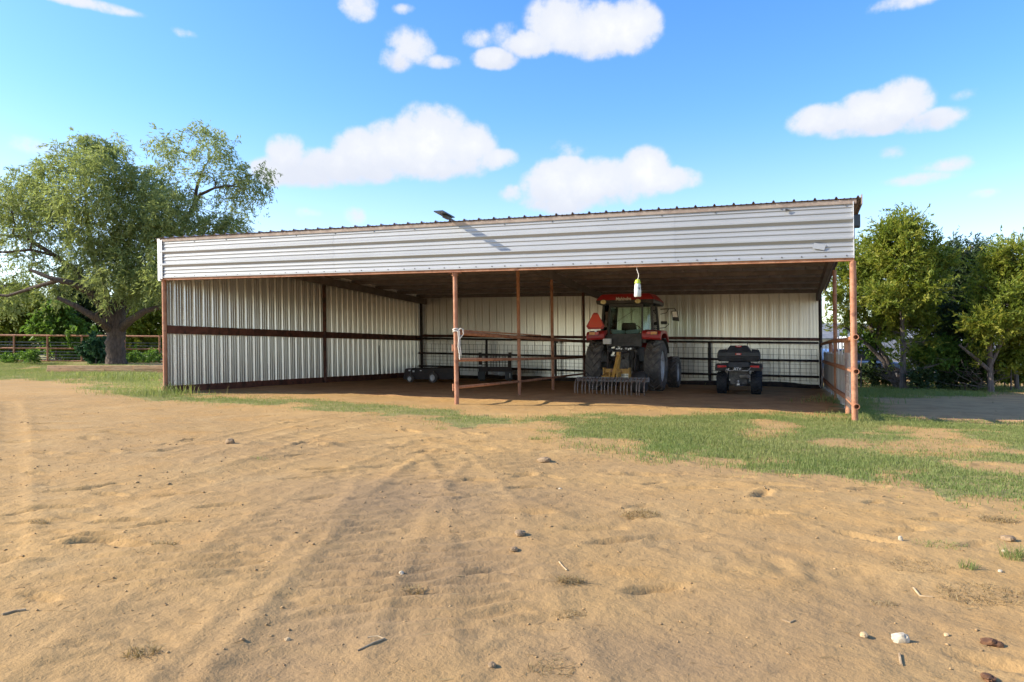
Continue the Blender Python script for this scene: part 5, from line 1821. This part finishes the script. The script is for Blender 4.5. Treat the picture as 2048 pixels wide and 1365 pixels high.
te = thing('timber_edging', 'low border of stacked brown landscape timbers below the mesquite', 'edging', (-16, 29.6, .2))
eo = (-16, 29.6, .2)
x0, x1, yb = P(95, 740, 29.6)[0], -9.2, 29.6
zb_ = float(base_z(-15, 29.4)) - .02
seg = [(x0, x0 + 2.45), (x0 + 2.46, x0 + 4.9), (x0 + 4.91, x0 + 7.35), (x0 + 7.36, x1 + 2.4)]
for r_ in range(2):
    for i, (a, c) in enumerate(seg):
        o_ = (1.2 if r_ else 0)
        a2, c2 = (a + o_ if i else a), c + o_
        if i == 0 and r_:
            a2 = a + .02
        tl_ = .012 * ((i * 7 + r_ * 3) % 4 - 1.5)
        MB().hexa([(a2, yb - .07, zb_ + r_ * .165), (c2, yb - .07 + tl_, zb_ + r_ * .165), (c2, yb + .07 + tl_, zb_ + r_ * .165), (a2, yb + .07, zb_ + r_ * .165),
                   (a2, yb - .07 + r_ * .01, zb_ + r_ * .165 + .158), (c2, yb - .07 + tl_, zb_ + r_ * .165 + .155), (c2, yb + .07 + tl_, zb_ + r_ * .165 + .155), (a2, yb + .07, zb_ + r_ * .165 + .158)]).build('timber', M['timber'], te, eo, bevel=.012)

# ------------------------------------------------------------------ what stands beyond the cedars on the right
def wheel_simple(parent, c, r, w):
    b = MB()
    b.lathe_x([(r * .55, -w / 2), (r, -w * .45), (r, w * .45), (r * .55, w / 2)], (0, 0, 0), 18)
    o = b.build('tyre', M['rubber'], parent, smooth=40)
    o.location = c
    o.rotation_euler = (0, 0, R(90))
    b = MB()
    b.lathe_x([(r * .6, -w * .3), (r * .5, -w * .45), (0, -w * .4), (0, w * .4), (r * .5, w * .45), (r * .6, w * .3)], (0, 0, 0), 14)
    b.build('rim', M['rim'], o, smooth=40)


cx_, cy_ = P(1975, HY, 34)[0], 34.0
zc = float(gz(cx_, cy_))
rv = thing('camper_trailer', 'white camper trailer glimpsed behind the forked cedar on the right', 'camper', (cx_, cy_, zc))
b = MB()
b.prism([(-2.0, -1.1, .55), (3.6, -1.1, .55), (3.6, -1.1, 1.75), (3.2, -1.1, 1.95), (-1.6, -1.1, 1.95), (-2.0, -1.1, 1.7)], [(-2.0, 1.1, .55), (3.6, 1.1, .55), (3.6, 1.1, 1.75), (3.2, 1.1, 1.95), (-1.6, 1.1, 1.95), (-2.0, 1.1, 1.7)])
b.build('body', M['white_paint'], rv, bevel=.05)
for x in (-1.2, .5, 2.4):
    MB().box(x - .35, x + .35, -1.13, -1.101, 1.25, 1.65).build('window', M['dark_glass'], rv)
MB().box(-1.98, 3.58, -1.112, -1.1015, .85, 1.0).build('stripe', M['blue_paint'], rv)
for x in (.1, .9):
    wheel_simple(rv, (x, -.95, .34), .34, .22)
cx_, cy_ = P(1748, HY, 33)[0], 33.0
zc = float(gz(cx_, cy_))
vn = thing('parked_van', 'white van parked behind the leaning cedar trunks', 'van', (cx_ + .8, cy_, zc))
b = MB()
b.prism([(-2.2, -.95, .35), (2.3, -.95, .35), (2.4, -.95, 1.0), (1.7, -.95, 1.2), (1.1, -.95, 2.0), (-2.1, -.95, 2.05), (-2.25, -.95, 1.1)], [(-2.2, .95, .35), (2.3, .95, .35), (2.4, .95, 1.0), (1.7, .95, 1.2), (1.1, .95, 2.0), (-2.1, .95, 2.05), (-2.25, .95, 1.1)])
b.build('body', M['white_paint'], vn, bevel=.05)
b = MB()
b.prism([(.1, -.965, 1.25), (1.5, -.965, 1.25), (1.0, -.965, 1.85), (.1, -.965, 1.9)], [(.1, -.951, 1.25), (1.5, -.951, 1.25), (1.0, -.951, 1.85), (.1, -.951, 1.9)])
b.build('window', M['dark_glass'], vn)
for x in (-1.4, 1.5):
    wheel_simple(vn, (x, -.85, .33), .33, .22)
cx_, cy_ = P(1700, HY, 29.5)[0], 29.5
zc = float(gz(cx_, cy_))
cr = thing('parked_car', 'dark blue car parked low behind the right end of the shed', 'car', (cx_, cy_, zc))
b = MB()
b.prism([(-2.1, -.85, .3), (2.1, -.85, .3), (2.15, -.85, .75), (1.3, -.85, .88), (-1.7, -.85, .92), (-2.15, -.85, .8)], [(-2.1, .85, .3), (2.1, .85, .3), (2.15, .85, .75), (1.3, .85, .88), (-1.7, .85, .92), (-2.15, .85, .8)])
b.prism([(-1.6, -.80, .90), (1.1, -.80, .88), (.5, -.68, 1.38), (-1.1, -.68, 1.40)], [(-1.6, .80, .90), (1.1, .80, .88), (.5, .68, 1.38), (-1.1, .68, 1.40)])
b.build('body', M['blue_paint'], cr, bevel=.06)
b = MB()
b.hexa([(-1.3, -.80, .95), (.8, -.80, .95), (.8, -.77, .95), (-1.3, -.77, .95), (-1.0, -.71, 1.33), (.42, -.71, 1.33), (.42, -.66, 1.33), (-1.0, -.66, 1.33)])
b.build('window', M['dark_glass'], cr)
for x in (-1.35, 1.35):
    wheel_simple(cr, (x, -.78, .32), .32, .2)
cx_, cy_ = P(1750, HY, 40)[0], 40.0
zc = float(gz(cx_, cy_))
br = thing('barn', 'low barn with a grey metal roof far behind the cedars', 'barn', (cx_, cy_, zc))
MB().box(-4, 4.5, 0, 5, 0, 2.1).build('wall', M['white_paint'], br)
b = MB()
b.prism([(-4.3, -.4, 2.05), (-4.3, 2.5, 3.0), (-4.3, 5.4, 2.05), (-4.3, 5.4, 1.97), (-4.3, 2.5, 2.9), (-4.3, -.4, 1.97)], [(4.8, -.4, 2.05), (4.8, 2.5, 3.0), (4.8, 5.4, 2.05), (4.8, 5.4, 1.97), (4.8, 2.5, 2.9), (4.8, -.4, 1.97)])
b.build('roof', M['grey_roof'], br)
MB().box(-1.6, 1.4, -.03, -.002, 0, 1.9).build('door', M['dark_glass'], br)

# a far wood that closes the horizon
rg = np.random.default_rng(90)
cl = []
for k in range(150):
    a = -1.15 + 2.3 * k / 149
    d = rg.uniform(120, 170)
    cl.append(((d * math.sin(a), d * math.cos(a), rg.uniform(1.0, 3.2)), rg.uniform(3.0, 5.0), 1.0))
o = make_crown('far_wood', cl, M['dark_leaf'], None, (0, 0, 0), 1.0, 1.9, rg, spray=1.6, shell=.2, aspect=.5)
tag(o, kind='stuff')

# ------------------------------------------------------------------ grass
def blades(x, y, h, wd, rg, lean=.55, tint=None):
    n = len(x)
    z = gz(x, y) - .004
    a = rg.uniform(0, 2 * math.pi, n)
    sx, sy = np.cos(a) * wd * .5, np.sin(a) * wd * .5
    b = rg.uniform(0, 2 * math.pi, n)
    l = h * lean * rg.random(n)
    lx, ly = np.cos(b) * l, np.sin(b) * l
    base = np.stack([x, y, z], 1)
    S_ = np.stack([sx, sy, 0 * sx], 1)
    m = base + np.stack([lx * .35, ly * .35, h * .6], 1)
    t = base + np.stack([lx, ly, h * (1 - .25 * (l / h))], 1)
    v = np.stack([base - S_, base + S_, m + S_ * .7, m - S_ * .7, t], 1).reshape(-1, 3)
    i = np.arange(n)[:, None] * 5
    q = i + np.array([[0, 1, 2, 3]])
    tr_ = i + np.array([[3, 2, 4]])
    tn = np.clip(.5 + .25 * rg.normal(size=n), 0, 1) if tint is None else tint
    return v, q, tr_, np.repeat(tn, 5)


def turf(name, poly, dens, hmin, hmax, seed, label_kind='stuff', warm=0.5):
    rg = np.random.default_rng(seed)
    p = np.array([G(*q)[:2] for q in poly])
    x0, x1, y0, y1 = p[:, 0].min() - .6, p[:, 0].max() + .6, p[:, 1].min() - .8, p[:, 1].max() + .8
    n = int((x1 - x0) * (y1 - y0) * dens)
    x, y = rg.uniform(x0, x1, n), rg.uniform(y0, y1, n)
    wx = x + (fbm(x, y, 1.6, 3, 3) - .5) * .9
    wy = y + (fbm(x, y, 1.6, 3, 7) - .5) * 1.3
    wx, wy = wx + rg.normal(size=n) * .16, wy + rg.normal(size=n) * .30
    k = in_poly(wx, wy, [tuple(q) for q in p])
    for bp in BARE_W:
        k &= ~(in_poly(wx, wy, bp) & (rg.random(n) < .93))
    patch = fbm(x, y, 1.1, 3, 15)
    k &= rg.random(n) < np.clip((patch - .25) * 3.6, .05, 1)
    u, v = inv_uv(x, y)
    k &= ~((u > -.1) & (u < BL + .1) & (v > 1.4) & (v < BD + .3))
    x, y, patch = x[k], y[k], patch[k]
    tall = fbm(x, y, .55, 3, 25)
    h = (hmin + (hmax - hmin) * rg.random(len(x))) * (.45 + 1.1 * tall)
    vv, q, t, tn = blades(x, y, h, h * .05 + .0035, rg, lean=.95)
    cl = np.clip(.25 + .5 * fbm(x, y, .8, 3, 35) + .35 * rg.random(len(x)) * warm, 0, 1)
    o = np_mesh(name, vv, q, t, M['grass'], {'tint': tn, 'clump': np.repeat(cl, 5)})
    tag(o, kind='stuff')
    return o


turf('grass', TURF[0], 4600, .018, .058, 1)
turf('grass', TURF[1], 1300, .018, .055, 2)
turf('grass', [(-120, 722), (100, 724), (330, 737), (322, 796), (250, 792), (160, 768), (60, 758), (-120, 764)], 650, .04, .11, 3, warm=.9)
turf('grass', TURF[3], 750, .05, .14, 4, warm=.3)
# taller weeds at the corner post, along the timbers and round the right post
rg = np.random.default_rng(77)
xs_, ys_, hs_ = [], [], []
for (px, py, n, sx, sy, h0, h1) in ((345, 786, 120, .35, .2, .12, .32), (325, 792, 80, .25, .2, .08, .22), (250, 757, 260, 1.4, .35, .14, .34), (300, 762, 200, .8, .5, .14, .36), (1700, 803, 260, .35, .5, .08, .24), (1716, 840, 200, .45, .35, .05, .16), (1670, 806, 140, .5, .3, .06, .16), (200, 752, 160, 1.5, .3, .1, .24), (1760, 778, 300, 2.2, .4, .08, .26), (1880, 774, 400, 3.0, .4, .08, .28)):
    gx, gy, _ = G(px, py)
    xs_.append(gx + rg.normal(size=n) * sx)
    ys_.append(gy + rg.normal(size=n) * sy)
    hs_.append(rg.uniform(h0, h1, n))
x, y, h = np.concatenate(xs_), np.concatenate(ys_), np.concatenate(hs_)
v, q, t, tn = blades(x, y, h, h * .05 + .006, rg, lean=.9)
o = np_mesh('tall_grass', v, q, t, M['grass'], {'tint': tn, 'clump': np.repeat(rg.random(len(x)), 5)})
tag(o, kind='stuff')


# single tufts, green and dry, each of them a thing
def tuft(px, py, rad, n, h, m, label, seed, name='grass_tuft', cat='grass tuft', lean=1.3, flat=1.0):
    rg = np.random.default_rng(seed)
    if m is M['dry_grass']:
        n, lean, flat = n * 2, max(lean, 2.3), min(flat, .62)
    gx, gy, g_z = G(px, py)
    a, r = rg.uniform(0, 2 * math.pi, n), rad * np.sqrt(rg.random(n))
    x, y = gx + np.cos(a) * r, gy + np.sin(a) * r * .7
    hh = h * rg.uniform(.4, 1.1, n)
    v, q, t, tn = blades(x, y, hh, 0 * hh + .0035, rg, lean=lean)
    v[:, 2] = gz(gx, gy) + (v[:, 2] - gz(gx, gy)) * flat
    v = v - np.array((gx, gy, float(gz(gx, gy))))
    o = np_mesh(name, v, q, t, m, {'tint': tn, 'clump': np.repeat(rg.random(n), 5)})
    o.location = (gx, gy, float(gz(gx, gy)))
    return tag(o, label, cat)


D_, Gr = M['dry_grass'], M['grass']
tuft(1282, 1033, .13, 130, .07, D_, 'matted dry grass clump on the sand in front of the tractor', 1, flat=.7)
tuft(1140, 1163, .07, 90, .06, D_, 'dark dry grass clump with a pale stem near the middle of the sand', 2)
tuft(285, 1303, .06, 60, .06, D_, 'curled dry grass clump on the near sand at lower left', 3)
tuft(328, 1094, .07, 60, .045, D_, 'small flat dry clump on the sand at left', 4)
tuft(78, 1048, .06, 45, .04, D_, 'small dark dry clump near the left edge', 5)
tuft(1995, 1043, .12, 120, .07, D_, 'shaggy dry grass clump near the right edge', 6)
tuft(1960, 1187, .20, 170, .06, D_, 'wide flattened pile of dry straw at lower right', 7, lean=2.6, flat=.5)
tuft(1835, 1135, .18, 80, .04, D_, 'thin scatter of dry stems left of the small green sprout', 8, lean=2.6, flat=.5)
tuft(1880, 1095, .15, 110, .05, Gr, 'flat greenish grass patch below the turf on the right', 9, lean=2.2, flat=.7)
tuft(1938, 1140, .05, 60, .06, Gr, 'small green sprout alone on the sand at lower right', 10)
tuft(2040, 1120, .10, 160, .09, Gr, 'green grass tuft cut by the right edge', 11)
tuft(880, 858, .10, 50, .07, Gr, 'sparse green tuft at the edge of the turf strip', 12)
tuft(1078, 878, .15, 130, .07, Gr, 'green tuft sticking out from the left tip of the big turf', 13)
tuft(520, 922, .09, 40, .04, Gr, 'faint yellow green sprout on the sand at left of centre', 14)
tuft(828, 1182, .05, 36, .05, D_, 'little spray of dry stems on the rippled sand', 15)
tuft(1770, 1200, .07, 40, .04, D_, 'thin spray of dry stems left of the straw pile', 16, lean=2.4, flat=.5)
tuft(1105, 1330, .09, 60, .035, D_, 'crushed dry stems on the near sand at the bottom middle', 17, lean=2, flat=.5)
tuft(1140, 1222, .07, 50, .03, D_, 'flattened dry stems just below the middle clump', 18, lean=2, flat=.5)


# ------------------------------------------------------------------ stones, dung, sticks
def lump(px, py, r, m, label, seed, name='rock', cat='rock', sq=(1, .8, .65), rough_=.22):
    rg = np.random.default_rng(seed)
    gx, gy, _ = G(px, py)
    import bmesh
    bm = bmesh.new()
    bmesh.ops.create_icosphere(bm, subdivisions=3, radius=1)
    k = rg.uniform(0, 50)
    for v in bm.verts:
        d = v.co.normalized()
        d = Vector((round(d.x * 2.2) / 2.2 * .45 + d.x * .55, round(d.y * 2.2) / 2.2 * .45 + d.y * .55, round(d.z * 2.2) / 2.2 * .45 + d.z * .55))
        f = 1 + rough_ * (float(fbm(np.array(d.x * 1.5 + k), np.array(d.y * 1.5 + d.z * 2.1), 1.0, 3, seed)) - .5) * 2
        v.co = Vector((d.x * f * r * sq[0], d.y * f * r * sq[1], d.z * f * r * sq[2]))
    me = bpy.data.meshes.new(name)
    bm.to_mesh(me)
    bm.free()
    me.shade_smooth()
    me.set_sharp_from_angle(angle=R(24))
    me.materials.append(m)
    o = bpy.data.objects.new(name, me)
    COL.objects.link(o)
    o.location = (gx, gy, float(gz(gx, gy)) + r * sq[2] * .42)
    o.rotation_euler = (0, .1, rg.uniform(0, 3))
    return tag(o, label, cat)


lump(1801, 1277, .030, M['stone'], 'chalky white stone with a shadow on its right, largest on the sand', 1, sq=(1, .75, .8), rough_=.35)
lump(1728, 1264, .018, M['tan_stone'], 'round tan stone just left of the white stone', 2)
lump(1893, 1262, .012, M['tan_stone'], 'small yellowish stone right of the white stone', 3)
lump(2016, 1084, .040, M['clod'], 'brown half-buried stone near the right edge', 4, sq=(1.2, .8, .5))
lump(2010, 1109, .016, M['stone'], 'pale pebble below the brown half-buried stone', 5)
lump(2000, 1144, .013, M['stone'], 'small bright pebble right of the green sprout', 6)
lump(1801, 1082, .018, M['stone'], 'pale upright pebble on the sand below the turf', 7, sq=(.7, .7, 1.1))
lump(1120, 980, .014, M['stone'], 'single white pebble on the sand left of the dry clump', 8)
lump(1315, 1172, .013, M['stone'], 'white pebble on the sand right of the middle dry clump', 9)
lump(1029, 1102, .022, M['clod'], 'small dark clod right of the rippled sand', 10)
lump(1040, 1072, .040, M['clod'], 'brown clod on the far edge of the rippled sand', 11, sq=(1.2, .8, .5))
lump(460, 891, .055, M['clod'], 'dark clod standing up on the sand at left', 12, sq=(1, .7, .8))
lump(1088, 922, .06, M['clod'], 'brown clod near the far edge of the sand before the turf', 13, sq=(1.2, .8, .5))
lump(984, 1327, .016, M['clod'], 'dark pebble at the bottom middle of the sand', 14)
lump(1985, 1283, .028, M['dung'], 'dark brown dung lump at lower right', 15, name='dung', cat='dung', sq=(1.3, .8, .6), rough_=.5)
lump(1976, 1352, .026, M['dung'], 'dark brown dung lump at the bottom edge on the right', 16, name='dung', cat='dung', sq=(1.4, .8, .5), rough_=.5)
lump(575, 1270, .012, M['tan_stone'], 'small tan stone on the smooth sand at lower left', 17)
lump(803, 1143, .014, M['stone'], 'pale pebble on the rippled sand', 18)


def stick(pts_px, r, label, m='stick', lift=.004):
    pts = []
    for px, py in pts_px:
        x, y, _ = G(px, py)
        pts.append((x, y, float(gz(x, y)) + r * .5))
    o = MB().tube(pts, r, 6).build('stick', M[m], None, smooth=60)
    return tag(o, label, 'stick')


stick([(4, 1232), (28, 1224), (52, 1221)], .006, 'dark curved twig at the left edge')
stick([(715, 1295), (745, 1285), (770, 1276)], .004, 'pale stem lying on the sand at the lower middle')
stick([(735, 1272), (755, 1270), (768, 1276)], .003, 'short pale stem above the longer one at the lower middle')
stick([(1827, 1172), (1840, 1183), (1866, 1187)], .005, 'bent brown twig left of the straw pile')
stick([(1799, 1302), (1801, 1318), (1803, 1328)], .005, 'pale stalk lying below the white stone')
stick([(1118, 1125), (1126, 1134), (1134, 1140)], .004, 'pale stem leaning by the middle dry clump')
stick([(1565, 1235), (1580, 1240), (1590, 1236)], .004, 'short dark twig on the damp sand')

# countless crumbs of soil, chaff and pebbles
rg = np.random.default_rng(99)
n = 5200
px = rg.uniform(-150, 2200, n)
py = HY + 95 + rg.gamma(1.7, 120, n)
ok = py < 1460
px, py = px[ok], py[ok]
vs, qs, tn, ck = [], [], [], []
pos = np.array([G(a, b)[:2] for a, b in zip(px, py)])
mk = turf_mask(pos[:, 0], pos[:, 1]) < .5
mk &= rg.random(len(pos)) < np.clip((fbm(pos[:, 0], pos[:, 1], 1.1, 3, 83) - .40) * 6, .08, 1)
pos, py = pos[mk], py[mk]
dist = pos[:, 1]
r = (.0025 + .007 * rg.random(len(pos)) ** 5) * (.6 + dist / 9)
z = gz(pos[:, 0], pos[:, 1])
c = np.stack([pos[:, 0], pos[:, 1], z + r * .35], 1)
base = np.array([(1, 0, 0), (0, 1, 0), (-1, 0, 0), (0, -1, 0), (0, 0, 1), (0, 0, -1)], float)
sc = np.stack([r * rg.uniform(.8, 2.2, len(r)), r * rg.uniform(.7, 1.3, len(r)), r * rg.uniform(.4, .9, len(r))], 1)
th = rg.uniform(0, math.pi, len(r))
bv = base[None] * sc[:, None, :]
rx = bv[..., 0] * np.cos(th)[:, None] - bv[..., 1] * np.sin(th)[:, None]
ry = bv[..., 0] * np.sin(th)[:, None] + bv[..., 1] * np.cos(th)[:, None]
bv = np.stack([rx, ry, bv[..., 2]], -1) + c[:, None, :]
ft_ = np.array([(0, 1, 4), (1, 2, 4), (2, 3, 4), (3, 0, 4), (1, 0, 5), (2, 1, 5), (3, 2, 5), (0, 3, 5)])
tris = (np.arange(len(r)) * 6)[:, None, None] + ft_[None]
M['crumb'] = mat('sand_crumb', (.26, .165, .08), (.40, .26, .12), scale=9, rough=.95)
o = np_mesh('soil_crumbs', bv.reshape(-1, 3), None, tris.reshape(-1, 3), M['crumb'])
tag(o, kind='stuff')
# chaff
n = 1500
px, py = rg.uniform(-150, 2200, n), HY + 110 + rg.gamma(1.8, 130, n)
ok = py < 1450
pos = np.array([G(a, b)[:2] for a, b in zip(px[ok], py[ok])])
pos = pos[turf_mask(pos[:, 0], pos[:, 1]) < .5]
m_ = len(pos)
th = rg.uniform(0, math.pi, m_)
ln = rg.uniform(.015, .07, m_)
d = np.stack([np.cos(th), np.sin(th), 0 * th], 1)
s = np.stack([-np.sin(th), np.cos(th), .5 + 0 * th], 1)
v, q = leaf_quads(np.stack([pos[:, 0], pos[:, 1], gz(pos[:, 0], pos[:, 1]) + .004], 1), d, unit(s), ln, 0 * ln + .005)
o = np_mesh('chaff', v, q, None, M['dry_grass'], {'tint': np.repeat(rg.random(m_), 4), 'clump': np.repeat(rg.random(m_), 4)})
tag(o, kind='stuff')

GROUPS = {'tree': 'trees standing round the shed', 'bush': 'bushes under the trees', 'weed': 'weeds along the left fence', 'rock': 'stones and clods lying on the sand', 'stick': 'twigs and stems lying on the sand',
          'grass tuft': 'tufts of grass on the sand', 'dung': 'dung lumps on the sand', 'fence': 'pipe fences in and round the shed', 'dead branches': 'dead boughs under the cedars', 'lamp': 'lamps on the shed'}
for o in SC.objects:
    if o.parent is None and o.get('category') in GROUPS:
        o['group'] = GROUPS[o['category']]
